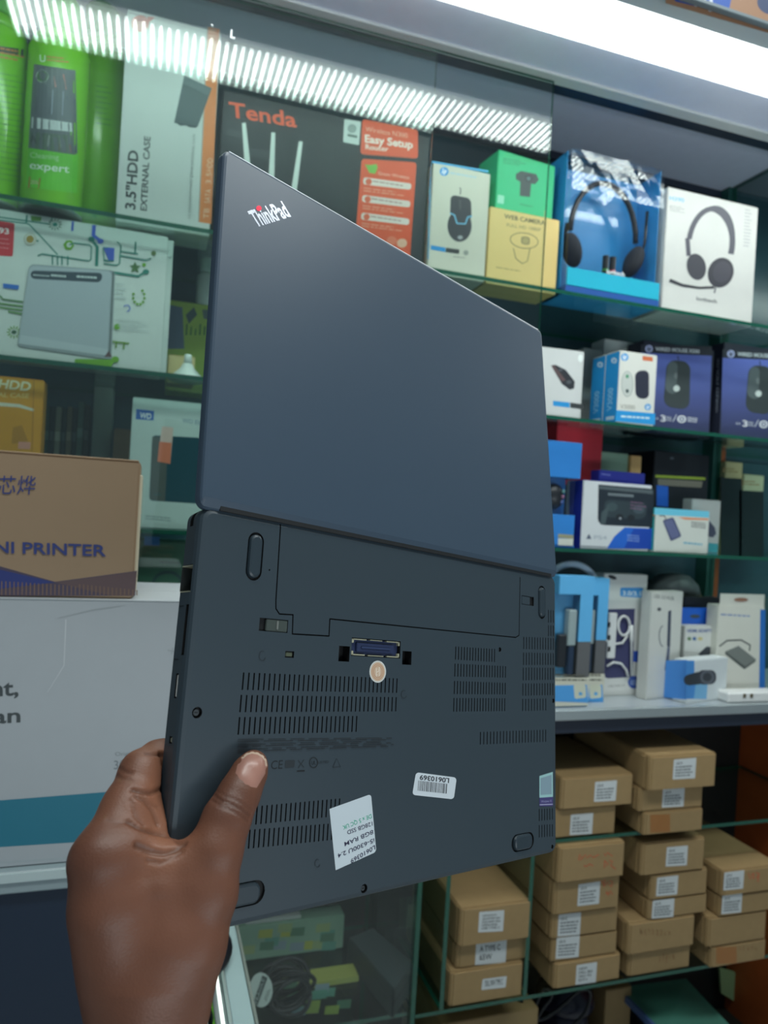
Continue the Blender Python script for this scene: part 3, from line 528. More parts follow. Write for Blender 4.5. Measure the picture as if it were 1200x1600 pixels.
p = B.front(); p.rq([(935, 757), (1022, 764), (1020, 824), (934, 820)], [0, 0, 0, 10], (30, 42, 52)); p.poly([(936, 759), (1020, 766), (1020, 772), (936, 764)], (84, 96, 100)); p.poly([(950, 770), (990, 773), (990, 777), (950, 774)], (110, 122, 126))
p.rq([(944, 780), (1012, 786), (1008, 812), (944, 808)], 10, (48, 62, 68)); p.ell((956, 792), 9, 7, (62, 80, 84)); p.ell((998, 796), 9, 7, (66, 82, 90)); p.ell((968, 808), 6, 5, (30, 38, 44)); p.ell((986, 809), 6, 5, (30, 38, 44)); p.ell((969, 810), 2, 2, (150, 160, 166)); p.poly([(940, 800), (952, 790), (946, 818), (938, 820)], (70, 86, 90)); p.lines([(985, 782), (1014, 785), (1012, 800), (985, 796)], 3, (110, 84, 110), 2)
p.poly([(976, 824), (1020, 826), (1020, 858), (948, 857), (960, 838)], (34, 100, 200)); p.poly([(990, 826), (1020, 827), (1020, 858), (975, 857)], (24, 70, 170)); p.lines([(980, 834), (1000, 836), (1000, 848), (980, 846)], 3, (130, 160, 215), 1.6, 1.1); p.poly([(916, 842), (920, 834), (924, 842)], (90, 100, 120)); p.text('PS4', (928, 842), (948, 843), (0, -6), (170, 180, 190)); p.line([(906, 853), (948, 855)], 1.2, (120, 130, 140)); p.out('front_print', B.o)
p = B.left(); p.quad([(890, 752), (911, 750), (906, 862), (888, 860)], (36, 50, 150)); p.out('side_print', B.o)
B2 = carton('game_case', 'dark blue case lying on the white and blue game controller box', 'case', 936, 1008, 737, 1.25, B.top+.001, .03, (30, 40, 130)); p = B2.front(); p.lines([(940, 739), (954, 741), (954, 744), (940, 742)], 1, (120, 130, 190), 1.6, 1.2); p.out('front_print', B2.o)
B = carton('drive_enclosure_box', 'small white and cyan box printed with a blue drive enclosure', 'box', 1023, 1107, 797, 1.215, SH3, .03, (210, 216, 208), rot=12); tuck(B, mat('cyan_card', (110, 200, 226), .4))
p = B.front(); p.quad([(1023, 793), (1108, 799), (1108, 809), (1022, 804)], (110, 200, 225)); p.poly([(1060, 808), (1107, 810), (1107, 813), (1070, 812)], (222, 150, 110)); p.rq([(1035, 813), (1052, 808), (1065, 838), (1048, 846)], 3, (78, 86, 120)); p.rq([(1038, 815), (1050, 811), (1062, 837), (1050, 842)], 3, (100, 108, 146)); p.line([(1041, 812), (1038, 806), (1030, 806)], 1.6, (90, 80, 80)); p.lines([(1080, 814), (1104, 817), (1104, 827), (1080, 824)], 3, (140, 144, 142), 2, 1.1); p.lines([(1068, 846), (1100, 849), (1100, 853), (1068, 850)], 1, (120, 180, 200), 3, 1.1); p.out('front_print', B.o)
p = B.left(); p.quad([(1002, 796), (1024, 793), (1021, 860), (1000, 858)], (40, 150, 150)); p.line([(1002, 804), (1023, 805)], 2.5, (210, 150, 100)); p.lines([(1004, 838), (1020, 840), (1020, 846), (1004, 844)], 2, (120, 200, 200), 1.3, 1.1); p.out('side_print', B.o)
B = carton('cable_box', 'grey card box with a dark cable picture behind the small white and cyan box', 'box', 1079, 1124, 781, 1.29, SH3, .03, (160, 166, 164)); tuck(B)
p = B.front(); p.poly([(1107, 812), (1117, 824), (1119, 834), (1114, 840), (1106, 838)], (60, 66, 84)); p.quad([(1107, 848), (1122, 850), (1121, 864), (1106, 863)], (60, 150, 160)); p.out('front_print', B.o)
B = carton('speaker_box', 'black box at the back of the third shelf, right of the pale green carton', 'box', 1018, 1104, 708, 1.36, SH3, .10, (22, 28, 36)); tuck(B)
p = B.front(); p.quad([(1024, 742), (1102, 746), (1102, 750), (1024, 746)], (150, 170, 60)); p.quad([(1028, 748), (1098, 752), (1096, 762), (1028, 758)], (120, 116, 104)); p.quad([(1026, 758), (1044, 760), (1044, 792), (1026, 790)], (34, 96, 196)); p.ell((1050, 716), 3, 2, (90, 100, 110)); p.out('front_print', B.o)
B = carton('green_carton', 'pale green carton behind the dark blue game case', 'box', 926, 978, 707, 1.37, SH3, .06, (140, 172, 150)); tuck(B)
B = carton('kraft_box', 'narrow tan box between the pale green carton and the black box', 'box', 981, 998, 712, 1.36, SH3, .05, (206, 166, 108)); tuck(B)
B = carton('mouse_pad_pack', 'red pack under the middle shelf, above the blue hanging pack', 'packet', 868, 940, 668, 1.34, SH3+.128, .08, (190, 40, 56))
B0 = carton('black_carton', 'black carton carrying the red pack on the third shelf', 'box', 868, 930, 709, 1.34, SH3, .08, (20, 26, 32), ztop=SH3+.1275); tuck(B0)
# next bay beyond the glass side panel: cartons stand in for warm reflections
for i, (a, b, yt, c) in enumerate([(1129, 1156, 722, (216, 196, 150)), (1158, 1190, 742, (206, 206, 170))]):
    B = carton('tan_carton', ['tan carton in the next bay behind the glass side panel, the left one', 'pale carton in the next bay near the right picture edge'][i], 'box', a, b, yt, 1.44, SH3, .05, c); tuck(B)
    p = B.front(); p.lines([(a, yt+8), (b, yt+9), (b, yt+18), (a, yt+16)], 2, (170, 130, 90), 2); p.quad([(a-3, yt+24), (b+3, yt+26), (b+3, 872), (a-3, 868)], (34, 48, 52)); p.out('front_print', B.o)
# --- laminate shelf: cable packs and adapters
def clam(label, xl, xr, yt, Y, seedx):
    B = carton('cable_pack', label, 'cable pack', xl, xr, yt, Y, CT, .028, (60, 150, 210), ztop=CT+.003, group=None)
    h = onY((xl+xr)/2, yt, Y)[2]-Z(CT); w = B.w; bl = mat('pack_light_blue', (96, 180, 232), .4); gy = mat('pack_grey', (96, 98, 100), .5)
    lpart(B, 'back_card', 0, w, .024, .027, .003, h, bl); lpart(B, 'blue_frame', 0, w, -.001, .024, h*.86, h, bl); lpart(B, 'blue_frame', w*.62, w, -.001, .024, h*.50, h*.86, bl)
    lpart(B, 'grey_frame', w*.62, w, -.0008, .024, h*.23, h*.50, gy); lpart(B, 'label_card', -.002, w+.001, -.002, .026, h*.003+.002, h*.225, mat('label_cream', (206, 206, 190), .5))
    lpart(B, 'cable_plug', w*.1, w*.35, .004, .018, h*.3, h*.55, BLK, .002); lpart(B, 'cable_plug', w*.42, w*.58, .004, .018, h*.24, h*.46, mat('plug_blue', (24, 50, 80), .5), .002); lpart(B, 'plug_sleeve', w*.36, w*.6, .003, .02, h*.465, h*.74, mat('sleeve', (170, 186, 186), .3), .002)
    lpart(B, 'clear_bubble', .001, w*.62, -.001, .0235, h*.23, h*.855, CLEAR)
    p = Pr(B.P0+B.N*.0022, B.N); x0 = xl-2; p.lines([(x0+2, 1051), (xr-4, 1052), (xr-5, 1066), (x0+2, 1066)], 2, (96, 96, 84), 2.4, 1.1)
    p.quad([(x0, 1071), (xr-5, 1070), (xr-3, 1098), (x0, 1096)], (80, 160, 225)); p.rq([(xr-26, 1070), (xr-7, 1070), (xr-6, 1090), (xr-24, 1092)], 3, (206, 210, 190)); p.ell((xr-15, 1084), 3, 3, (100, 170, 220)); p.out('label_print', B.o); return B
clam('blue and grey network cable pack, front one beside the laptop', 868, 922, 900, 1.205, 0)
clam('blue and grey network cable pack standing behind the front one', 903, 946, 903, 1.236, 1)
B = carton('hub_pack', 'white hanging pack with a white hub and coiled cable in a purple window', 'adapter', 938, 1006, 897, 1.276, CT, .03, (216, 218, 214)); WH = mat('white_plastic', (226, 228, 226), .35)
p = B.front(); p.ell((957, 902), 7, 3, (40, 44, 48), 20); p.rq([(969, 918), (1005, 918), (1004, 934), (969, 932)], 3, (70, 150, 215)); p.text('3.0/3.1', (973, 930), (1001, 931), (0, -7), (225, 235, 240), .02); p.poly([(942, 952), (992, 951), (988, 1058), (950, 1060), (940, 1056)], (62, 64, 104)); p.quad([(990, 1017), (1007, 1018), (1006, 1036), (989, 1034)], (50, 90, 190)); p.ell((991, 1066), 10, 10, (60, 90, 170)); p.lines([(985, 1062), (997, 1063), (997, 1071), (985, 1070)], 3, (170, 190, 220), 1.3, 1.2); p.text('USB HUB 3.0', (950, 1074), (976, 1072), (0, -3.5), (150, 152, 150)); p.out('front_print', B.o)
def bp(x, y, o=0): return tuple(onP(x, y, B.P0, B.N)+B.N*o)
m_ = MB(); a, b = onP(945, 1028, B.P0, B.N), onP(962, 957, B.P0, B.N); m_.add(cuboid(min(a[0], b[0]), max(a[0], b[0]), a[1]-.008, a[1]-.001, a[2], b[2], .002)); m_.out('hub_body', [WH], B.o)
for y in (975, 995, 1013):
    a = onP(948, y, B.P0, B.N); v, f = cuboid(a[0]-.003, a[0]+.003, a[1]-.0085, a[1]-.0079, a[2]-.005, a[2]+.005, 0); mesh('port', v, f, BLK, parent=B.o)
mesh('cable_coil', *tube([bp(972+9*math.cos(t), 977+15*math.sin(t), .006) for t in np.linspace(0, 2*math.pi, 24)], .0028, 7), WH, parent=B.o, smooth=True)
mesh('cable_coil', *tube([bp(x, y, .005) for x, y in ((944, 1000), (956, 1006), (970, 1004), (978, 992))], .0025, 7), WH, parent=B.o, smooth=True)
mesh('cable_coil', *tube([bp(x, y, .005) for x, y in ((946, 1040), (956, 1034), (968, 1036), (976, 1046), (979, 1056))], .0025, 7), WH, parent=B.o, smooth=True)
mesh('cable_plug', *tube([bp(984, y, .005) for y in (976, 1000, 1002, 1055)], [.004, .004, .0025, .0022], 7), WH, parent=B.o, smooth=True)
B = carton('adapter_box', 'tall white box with a slim dark cable drawing, right of the hub pack', 'adapter', 1013, 1062, 925, 1.238, CT, .026, (208, 210, 204), rot=14); tuck(B)
p = B.front(); p.text('USB 3.0 HUB', (1021, 934), (1053, 938), (0, -6), (130, 134, 134), .02); p.rq([(1044, 955), (1049, 953), (1047, 1012), (1042, 1010)], 2, (70, 78, 96)); p.rq([(1043, 1010), (1047, 1012), (1044, 1046), (1038, 1048)], 2, (96, 104, 130)); p.arc((1036, 994), 6, 16, 90, 270, 1.6, (110, 116, 122)); p.ell((1030, 952), 3, 3, (80, 84, 90)); p.out('front_print', B.o)
B = carton('blue_adapter_pack', 'plain blue hanging pack behind the small white display adapter box', 'adapter', 1059, 1114, 952, 1.30, CT, .02, (30, 96, 200)); lpart(B, 'header_tab', .002, B.w*.95, .001, .004, B.h, B.h+.003, B.m); p = B.front(); p.ell((1086, 963), 8, 3, (70, 80, 90)); p.out('front_print', B.o)
B = carton('tin_box', 'dark low box at the back behind the blue adapter pack', 'box', 1064, 1122, 934, 1.33, CT, .03, (34, 38, 46)); tuck(B)
c = onY(1052, 922, 1.43); cD = np.array([c[0], 1.43, Z(CT)+.001])
o = empty('cable_spool', cD, label='grey round spool with a yellow band behind the tall white adapter box', cat='spool'); hS = onY(1052, 895, 1.43)[2]-cD[2]
sc_lathe('drum', [(.06, 0), (.062, .003), (.062, hS*.55), (.06, hS*.56)], cD, mat('spool_grey', (96, 104, 106), .4), o); sc_lathe('band', [(.0622, hS*.561), (.0632, hS*.565), (.0632, hS*.80), (.0622, hS*.805)], cD, mat('spool_yellow', (196, 180, 40), .5), o); sc_lathe('dome', [(.062, hS*.8055), (.055, hS*.9), (.035, hS*.98), (.01, hS)], cD, mat('spool_grey'), o)
B = carton('display_adapter_box', 'small white display adapter box with a dark connector picture', 'adapter', 1067, 1116, 979, 1.272, CT, .03, (210, 212, 208)); tuck(B)
p = B.front(); p.text('HDMI ADAPTER', (1074, 988), (1118, 988), (0, -5), (50, 80, 150), .03); p.ell((1077, 998), 3, 3, (100, 130, 90)); p.ell((1085, 998), 3, 3, (70, 110, 160)); p.ell((1094, 998), 4, 3, (200, 190, 140)); p.poly([(1091, 1022), (1104, 1010), (1116, 1012), (1112, 1024), (1100, 1030)], (60, 66, 74)); p.out('front_print', B.o)
B = carton('webcam_box', 'white and blue camera box with a round black camera picture, front of the laminate shelf', 'adapter', 1074, 1135, 1031, 1.20, CT, .034, (206, 214, 216), rot=14); tuck(B)
p = B.front(); p.poly([(1072, 1032), (1085, 1032), (1085, 1062), (1105, 1064), (1104, 1092), (1071, 1092)], (70, 140, 210)); p.quad([(1088, 1062), (1106, 1064), (1104, 1091), (1084, 1092)], (120, 180, 220)); p.rq([(1067, 1056), (1098, 1048), (1102, 1068), (1070, 1072)], 8, (44, 52, 60)); p.rq([(1090, 1047), (1119, 1047), (1119, 1069), (1090, 1070)], 9, (48, 54, 64)); p.ell((1105, 1058), 11, 11, (90, 96, 106)); p.ell((1105, 1058), 7, 7, (52, 58, 66)); p.out('front_print', B.o)
p = B.left(); p.quad([(1038, 1032), (1074, 1031), (1072, 1093), (1037, 1090)], (74, 144, 222)); p.out('side_print', B.o)
B = carton('adapter_box', 'tall white hanging box with a grey hub and curved cable picture and blue right edge', 'adapter', 1118, 1190, 947, 1.255, CT, .035, (212, 212, 202)); tuck(B)
lpart(B, 'header_tab', .004, B.w-.001, .001, .003, B.h, B.h+.026, B.m)
p = B.front(); p.ell((1158, 937), 11, 3, (150, 110, 90)); p.lines([(1126, 957), (1176, 960), (1176, 966), (1126, 963)], 1, (130, 150, 190), 2.4, 1.1); p.quad([(1188, 952), (1196, 953), (1195, 1076), (1186, 1076)], (40, 110, 190)); p.line([(1124, 1010), (1136, 1001), (1158, 1000), (1172, 1008), (1171, 1017)], 2.4, (66, 72, 72)); p.poly([(1133, 1018), (1154, 1009), (1181, 1030), (1164, 1041)], (120, 126, 122)); p.poly([(1133, 1018), (1164, 1041), (1163, 1046), (1133, 1022)], (80, 86, 84)); p.poly([(1164, 1041), (1181, 1030), (1180, 1034), (1163, 1046)], (96, 100, 98)); p.out('front_print', B.o)
o = wbox('white_adapter', *[float(v) for v in (onY(1136, 1085, 1.2)[0], onY(1215, 1085, 1.2)[0], 1.196, 1.23, Z(CT)+.0005, Z(CT)+.022)], WH, .003, label='small white plug adapter at the front edge, bottom right of the laminate shelf', cat='adapter')
for x in (1163, 1174): c = onY(x, 1087, 1.196); mesh('socket_pin', *cuboid(c[0]-.003, c[0]+.003, 1.1945, 1.1965, c[2]-.004, c[2]+.004, 0), mat('brass_pin', (120, 104, 70), .3, metal=.8), parent=o)
t = np.linspace(math.pi, .15, 18)
o = empty('white_cable', (onY(895, 1000, 1.29)[0], 1.29, Z(CT)), label='white loop of cable rising behind the blue network cable packs', cat='cable')
pts = [tuple(onY(893+42*math.cos(a), 925-44*math.sin(a), 1.29)) for a in t]; pts[0:0] = [(pts[0][0], 1.29, Z(CT)+.008)]; pts.append((pts[-1][0], 1.29, Z(CT)+.008))
mesh('loop', *tube(pts, .007, 8), mat('white_cable', (196, 212, 226), .4), parent=o, smooth=True)
# --- lower glass shelves: kraft cartons
KR = mat('kraft_card', (158, 131, 90), .75, noise=.08, nscale=60, bump=.05); KD = mat('kraft_shade', (170, 128, 76), .8); LBL = mat('label_white', (206, 210, 210), .5); TAPE = mat('brown_tape', (150, 96, 50), .3)
def kraft(label, xl, xr, yt, z, Y, ztop=None, lab=None, red=None, hand=None, tape=None, rot=0, dep=.235, txt=None, yb=None):
    B = carton('kraft_box', label, 'box', xl, xr, yt, Y, z, dep, (200, 158, 98), rot, m=KR, bev=.0022, ztop=ztop, ym=(yt+(yb or yt+40))/2)
    lpart(B, 'front_flap', .007, B.w-.002, -.0016, .0004, .0015, B.h-.003, KR, .0006)
    lpart(B, 'side_flap', -.0012, .0004, .012, B.dep-.01, .002, B.h-.004, KR, .0004)
    F = lambda: Pr(B.P0+B.N*.0018, B.N)
    if lab:
        p = F(); x0, y0, x1, y1 = lab[:4]; s = lab[4] if len(lab) > 4 else -2; q = [(x0+2, y0+1-s*.5), (x1, y0+s*.5), (x1-2, y1+s*.5), (x0, y1-s*.5)]
        p.rq(q, 1.2, (206, 211, 212)); ix = lambda u, v: tuple(np.array(q[0])*(1-u)*(1-v)+np.array(q[1])*u*(1-v)+np.array(q[2])*u*v+np.array(q[3])*(1-u)*v)
        if txt:
            n = len(txt)
            for i, t_ in enumerate(txt):
                v = .14+(i+.72)/n*.76; p.text(t_, ix(.14, v), ix(.14+.72*min(1, .35+len(t_)/14), v), (0, -(y1-y0)*.5/n), (40, 44, 48), .015)
        else:
            p.text('LE-X', ix(.12, .26), ix(.40, .26), (0, -4.2), (60, 66, 70), .02); p.lines([ix(.1, .32), ix(.92, .32), ix(.92, .9), ix(.1, .9)], 4, (96, 102, 106), 2.2, 1.0, seed=int(xl))
        p.out('paper_label', B.o, PRINTM, label='white paper label')
    if red or hand:
        p = F()
        for pl in (red or []): p.line(pl, 1.5, (196, 92, 60))
        for pl in (hand or []): p.line(pl, 1.1, (146, 106, 70))
        p.out('handwriting', B.o, PRINTM, label='red marker writing' if red else None)
    if tape:
        p = F(); x0, y0, x1, y1 = tape; p.quad([(x0, y0), (x1, y0-1), (x1, y1-1), (x0, y1)], (160, 108, 58)); p.out('brown_tape', B.o)
    return B.top+.0008
def scrib(x, y, w, h, n, s):
    r = random.Random(s); return [[(x+w*(i+.5*r.random())/n, y+h*r.random()) for _ in range(4)] for i in range(n)]
L = 'kraft cardboard box '
z = kraft(L+'with curled label, lower of two at the laptop edge', 858, 961, 1260, SA, 1.205, lab=(890, 1271, 927, 1304))
kraft(L+'upper of two at the laptop edge, label at its right', 876, 988, 1212, z, 1.196, lab=(928, 1220, 964, 1252))
z = kraft(L+'with brown tape, bottom of the right stack on the upper glass shelf', 1005, 1097, 1266, SA, 1.182, tape=(1016, 1273, 1047, 1301))
z = kraft(L+'middle of the right three-box stack on the upper glass shelf', 998, 1097, 1228, z, 1.186, lab=(1034, 1231, 1070, 1261))
kraft(L+'widest one, top of the right stack on the upper glass shelf', 1014, 1118, 1179, z, 1.168, lab=(1051, 1185, 1088, 1217), dep=.26)
z = kraft(L+'with handwritten label, lowest of the stack just right of the laptop', 865, 968, 1497, SB, 1.205, lab=(899, 1505, 933, 1537, -4), txt=['NEW', 'DELL BIG', '3421 P2', 'GT1'])
z = kraft(L+'second from bottom, five-box stack just right of the laptop', 861, 963, 1460, z, 1.208, lab=(868, 1463, 906, 1497, -3))
z = kraft(L+'middle one of the five-box stack just right of the laptop', 861, 964, 1421, z, 1.207, lab=(871, 1427, 908, 1462, -3))
z = kraft(L+'with label and red writing, second from top', 865, 967, 1371, z, 1.200, lab=(902, 1379, 938, 1414, -4), red=[[(940, 1376), (944, 1384)], [(945, 1374), (944, 1386), (950, 1378)], [(952, 1376), (957, 1378), (955, 1386), (951, 1382)], [(948, 1392), (950, 1400), (954, 1391), (957, 1398)], [(946, 1396), (953, 1396)]])
kraft(L+'with red handwriting and no label, just under the glass shelf', 872, 975, 1319, z, 1.190, red=[[(904, 1344), (906, 1334), (909, 1342), (906, 1344)], [(910, 1341), (915, 1335), (917, 1341), (922, 1336), (927, 1340), (936, 1335)], [(944, 1333), (946, 1338), (949, 1332), (957, 1338)], [(912, 1352), (916, 1354), (921, 1350), (927, 1353)], [(945, 1344), (944, 1356), (950, 1350), (946, 1346)], [(952, 1344), (957, 1346), (954, 1352), (962, 1358)]], dep=.25)
z = kraft(L+'unlabelled, lowest of the middle stack on the lowest shelf', 981, 1077, 1481, SB, 1.205, hand=scrib(1030, 1490, 26, 16, 5, 1))
z = kraft(L+'with faint scribble, second from bottom of the middle stack', 981, 1084, 1436, z, 1.197, hand=scrib(1000, 1450, 50, 12, 8, 2))
z = kraft(L+'with label, third from bottom of the middle stack', 1012, 1103, 1401, z, 1.199, lab=(1018, 1405, 1054, 1434, -3))
z = kraft(L+'with label, second from top of the middle stack', 1016, 1104, 1361, z, 1.198, lab=(1025, 1369, 1060, 1399, -3))
kraft(L+'with label near its right end, top of the middle stack', 1002, 1100, 1313, z, 1.195, lab=(1040, 1322, 1075, 1353))
z = kraft(L+'with brown tape patch, lowest of the right-hand stack', 1110, 1195, 1473, SB, 1.19, tape=(1119, 1480, 1151, 1506), hand=scrib(1155, 1478, 30, 8, 5, 4))
z = kraft(L+'blank, second from bottom of the right-hand stack', 1105, 1196, 1428, z, 1.19)
z = kraft(L+'with label, second from top of the right-hand stack', 1124, 1212, 1394, z, 1.188, lab=(1127, 1397, 1160, 1427, -3))
kraft(L+'with label and red mark, top of the right-hand stack', 1128, 1218, 1356, z, 1.184, lab=(1130, 1361, 1163, 1390, -3), red=[[(1169, 1364), (1172, 1374), (1176, 1364)], [(1178, 1364), (1177, 1374)], [(1181, 1363), (1186, 1366), (1182, 1372)], [(1186, 1364), (1184, 1378)]], dep=.27)
z = kraft(L+'with a small label, lowest of the three-box stack below the laptop', 703, 816, 1511, SB, 1.205, lab=(752, 1527, 792, 1545, -4), txt=['DELL 90W TYPE C'])
z = kraft(L+'with label A TYPE C, middle of the three-box stack below the laptop', 713, 824, 1467, z, 1.212, lab=(742, 1470, 792, 1506, -4), txt=['A TYPE C', '65W'])
kraft(L+'with printed label, top of the three-box stack below the laptop', 719, 828, 1413, z, 1.200, lab=(747, 1423, 788, 1456, -2), txt=['LENOVO', 'ADAPTER 20V', 'SQUARE PIN', 'GENUINE', 'USB TYPE C'])
# below the lowest shelf
FZ = -1.238
B = carton('kraft_box', 'kraft cardboard box under the lowest shelf, below the three-box stack', 'box', 690, 840, 1588, 1.24, FZ, .2, (170, 130, 84), m=KR, ym=1600); tuck(B)
B = carton('kraft_box', 'dark kraft cardboard box under the lowest shelf beside the black router', 'box', 945, 985, 1545, 1.33, FZ, .14, (170, 130, 84), m=KR, ym=1580); tuck(B)
c = onY(893, 1600, 1.31); zc = onY(893, 1560, 1.31)[2]
NAVY = mat('navy_plastic', (22, 26, 48), .3)
o = empty('desk_phone_base', (c[0], 1.34, Z(FZ)), label='dark navy rounded plastic stand under the lowest shelf, wrapped by a black cable', cat='stand')
sc_lathe('pedestal', [(.07, .0), (.066, .01), (.05, zc-Z(FZ)-.05), (.05, zc-Z(FZ)-.03)], (c[0], 1.34, Z(FZ)), NAVY, o); sc_lathe('head', [(.055, zc-Z(FZ)-.0299), (.062, zc-Z(FZ)-.02), (.058, zc-Z(FZ)), (.03, zc-Z(FZ)+.012), (.028, zc-Z(FZ)+.03), (.01, zc-Z(FZ)+.032)], (c[0], 1.34, Z(FZ)), NAVY, o)
def cable(name, label, px, Y, r, m, parent=None):
    pts = [tuple(onY(x, y, Yy)) for (x, y), Yy in zip(px, Y if isinstance(Y, list) else [Y]*len(px))]
    P = []; n = len(pts)
    for i in range(n-1):
        p0, p1, p2, p3 = [np.array(pts[max(0, min(n-1, j))]) for j in (i-1, i, i+1, i+2)]
        for t in np.linspace(0, 1, 6, endpoint=False): P.append(tuple(.5*((2*p1)+(p2-p0)*t+(2*p0-5*p1+4*p2-p3)*t*t+(3*p1-p0-3*p2+p3)*t**3)))
    P.append(pts[-1]); o = mesh(name, *tube(P, r, 7), m, parent=parent, smooth=True)
    if label: o['label'] = label; o['category'] = 'cable'
    return o
BCAB = mat('black_cable', (20, 22, 26), .45)
cable('black_cable', 'black cable looped under the lowest shelf around the navy stand', [(812, 1560), (830, 1580), (850, 1545), (862, 1556), (846, 1580), (838, 1600), (856, 1618), (890, 1606), (915, 1580), (922, 1550), (905, 1548), (880, 1570), (850, 1592), (826, 1596), (816, 1640), (830, 1700)], 1.262, .0034, BCAB)
q4 = [onY(968, 1542, 1.36), onY(1072, 1529, 1.36), onY(1150, 1612, 1.215), onY(1036, 1612, 1.215)]; nf_ = np.cross(q4[1]-q4[0], q4[3]-q4[0]); nf_ = nf_/np.linalg.norm(nf_)*(-1 if nf_[2] > 0 else 1)
def sheet(name, u0, u1, v0, v1, t0, t1, m, **kw):
    pt = lambda u, v, t: tuple((q4[0]*(1-u)+q4[1]*u)*(1-v)+(q4[3]*(1-u)+q4[2]*u)*v+nf_*t)
    v = [pt(u, w, t) for t in (t0, t1) for u, w in ((u0, v0), (u1, v0), (u1, v1), (u0, v1))]
    return mesh(name, v, [[0, 1, 2, 3], [7, 6, 5, 4]]+[[k, k+4, (k+1) % 4+4, (k+1) % 4] for k in range(4)], m, **kw)
fo = sheet('teal_folder', 0, 1, 0, 1, 0, .002, mat('folder_teal', (80, 140, 124), .35), label='large teal folder sloping toward the viewer under the lowest shelf', cat='folder')
sheet('spine', -.04, .0, 0, 1, .0005, .014, mat('folder_blue', (80, 108, 160), .5), parent=fo); sheet('back_cover', 0, 1, 0, 1, .012, .014, mat('folder_teal'), parent=fo); sheet('page_block', .01, .97, .01, .98, .0025, .0115, mat('page_pale', (170, 190, 180), .6), parent=fo)
zlow = min(q[2] for q in q4)-.02; cf = (q4[2]+q4[3])/2
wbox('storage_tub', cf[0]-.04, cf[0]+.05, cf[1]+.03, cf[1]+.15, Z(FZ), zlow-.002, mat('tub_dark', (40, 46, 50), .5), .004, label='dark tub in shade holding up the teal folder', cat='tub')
p1 = [(1125, 1513), (1150, 1520), (1156, 1540), (1172, 1550), (1172, 1580), (1127, 1552)]
pts = [onY(x, y, 1.47) for x, y in p1]; v = [tuple(q) for q in pts]+[tuple(q+V3(0, .006, 0)) for q in pts]; n = len(pts)
mesh('green_board', v, [list(range(n))[::-1], list(range(n, 2*n))]+[[i, (i+1) % n, n+(i+1) % n, n+i] for i in range(n)], mat('board_green', (150, 176, 130), .5), label='pale green board piece leaning on the wood at the bottom right corner', cat='board')
# --- counter at the left with its cartons
CTZ = -.408
NV = mat('navy_counter', (30, 46, 66), .3)
o = empty('shop_counter', (-.5, .95, 0), label='dark navy shop counter with pale top edge under the big white printer carton', cat='counter')
part('front_board', -1.2, .0, .856, .875, -1.45, -.432, NV, o); part('counter_top', -1.2, .012, .85, 1.16, -.4315, CTZ, mat('counter_top_pale', (150, 166, 170), .3), o, .002); part('end_board', -.02, 0, .876, 1.16, -1.45, -.432, NV, o); part('top_trim', -1.2, .012, .848, .8499, -.418, -.4085, mat('pale_trim', (190, 206, 206), .4), o, 0)
zt = onY(100, 937.5, .862)[2]-CZ
B = carton('printer_carton', 'big white printer carton with teal band, on the navy counter', 'box', -260, 300, 940, .862, CTZ+.0005, .185, (174, 180, 184), ztop=zt, ym=1140); lpart(B, 'top_flap', .001, B.w-.001, .0005, .092, B.h, B.h+.0009, B.m); lpart(B, 'top_flap', .001, B.w-.001, .093, .184, B.h, B.h+.0009, B.m)
p = B.front(); TX = (64, 72, 74)
p.poly([(-270, 1272), (310, 1226), (305, 1304), (-270, 1341)], (34, 118, 140)); p.line([(-270, 1366), (310, 1327)], 1, (170, 184, 186))
p.text('Print,', (-62, 1090), (29, 1086), (0, -25), TX, .022); p.text('scan', (-50, 1133), (32, 1128), (0, -23), TX, .022)
p.text('Original HP', (180, 1181), (232, 1180), (0, -6), (130, 138, 140)); p.text('304', (178, 1202), (205, 1200), (0, -14), (120, 128, 132)); p.line([(262, 1016), (275, 1018)], 1.2, (150, 156, 160)); p.line([(270, 1012), (268, 1022)], 1, (150, 156, 160))
p.line([(90, 966), (150, 952), (196, 946)], [.6, 1.4, .4], (160, 166, 168)); p.line([(103, 968), (100, 1040), (74, 1082)], [1.6, 1.2, .6], (206, 210, 212)); p.out('front_print', B.o)
zb = B.top+.001
P_ = carton('mini_printer_carton', 'brown mini printer carton with blue lettering, on the white printer carton', 'box', -190, 214, 706, .872, zb, .13, (158, 132, 104), ym=825, bev=.002); lpart(P_, 'top_flap', .002, P_.w-.002, .001, .064, P_.h-.0005, P_.h+.0012, P_.m); lpart(P_, 'top_flap', .002, P_.w-.002, .066, .129, P_.h-.0005, P_.h+.0012, P_.m); lpart(P_, 'side_flap', P_.w-.0005, P_.w+.0028, .004, .1, P_.h*.05, P_.h*.9, mat('card_cream', (206, 196, 170), .7))
p = P_.front(); NB = (48, 62, 124)
p.poly([(-195, 830), (86, 909), (214, 892), (210, 931), (-195, 931)], (74, 64, 84))
p.poly([(-195, 845), (0, 890), (86, 910), (0, 920), (-195, 931)], (40, 54, 120)); p.poly([(86, 910), (214, 893), (211, 931), (174, 931)], (96, 76, 78))
for i in range(34):
    x = 2+i*6.4; yb = 930; yt_ = 910+abs(x-86)*(.10 if x > 86 else -.06); p.quad([(x, min(yt_+3, 928)-(4 if x > 120 else 0)), (x+1.6, min(yt_+3, 928)-(4 if x > 120 else 0)), (x+1.4, yb), (x-.2, yb)], (128, 100, 82))
p.text('MINI PRINTER', (-44, 862), (166, 869), (0, -18), NB, .02)
p.text('芯烨', (-4, 770), (56, 770), (0, -23), NB, 0, .1)
p.out('front_print', P_.o)
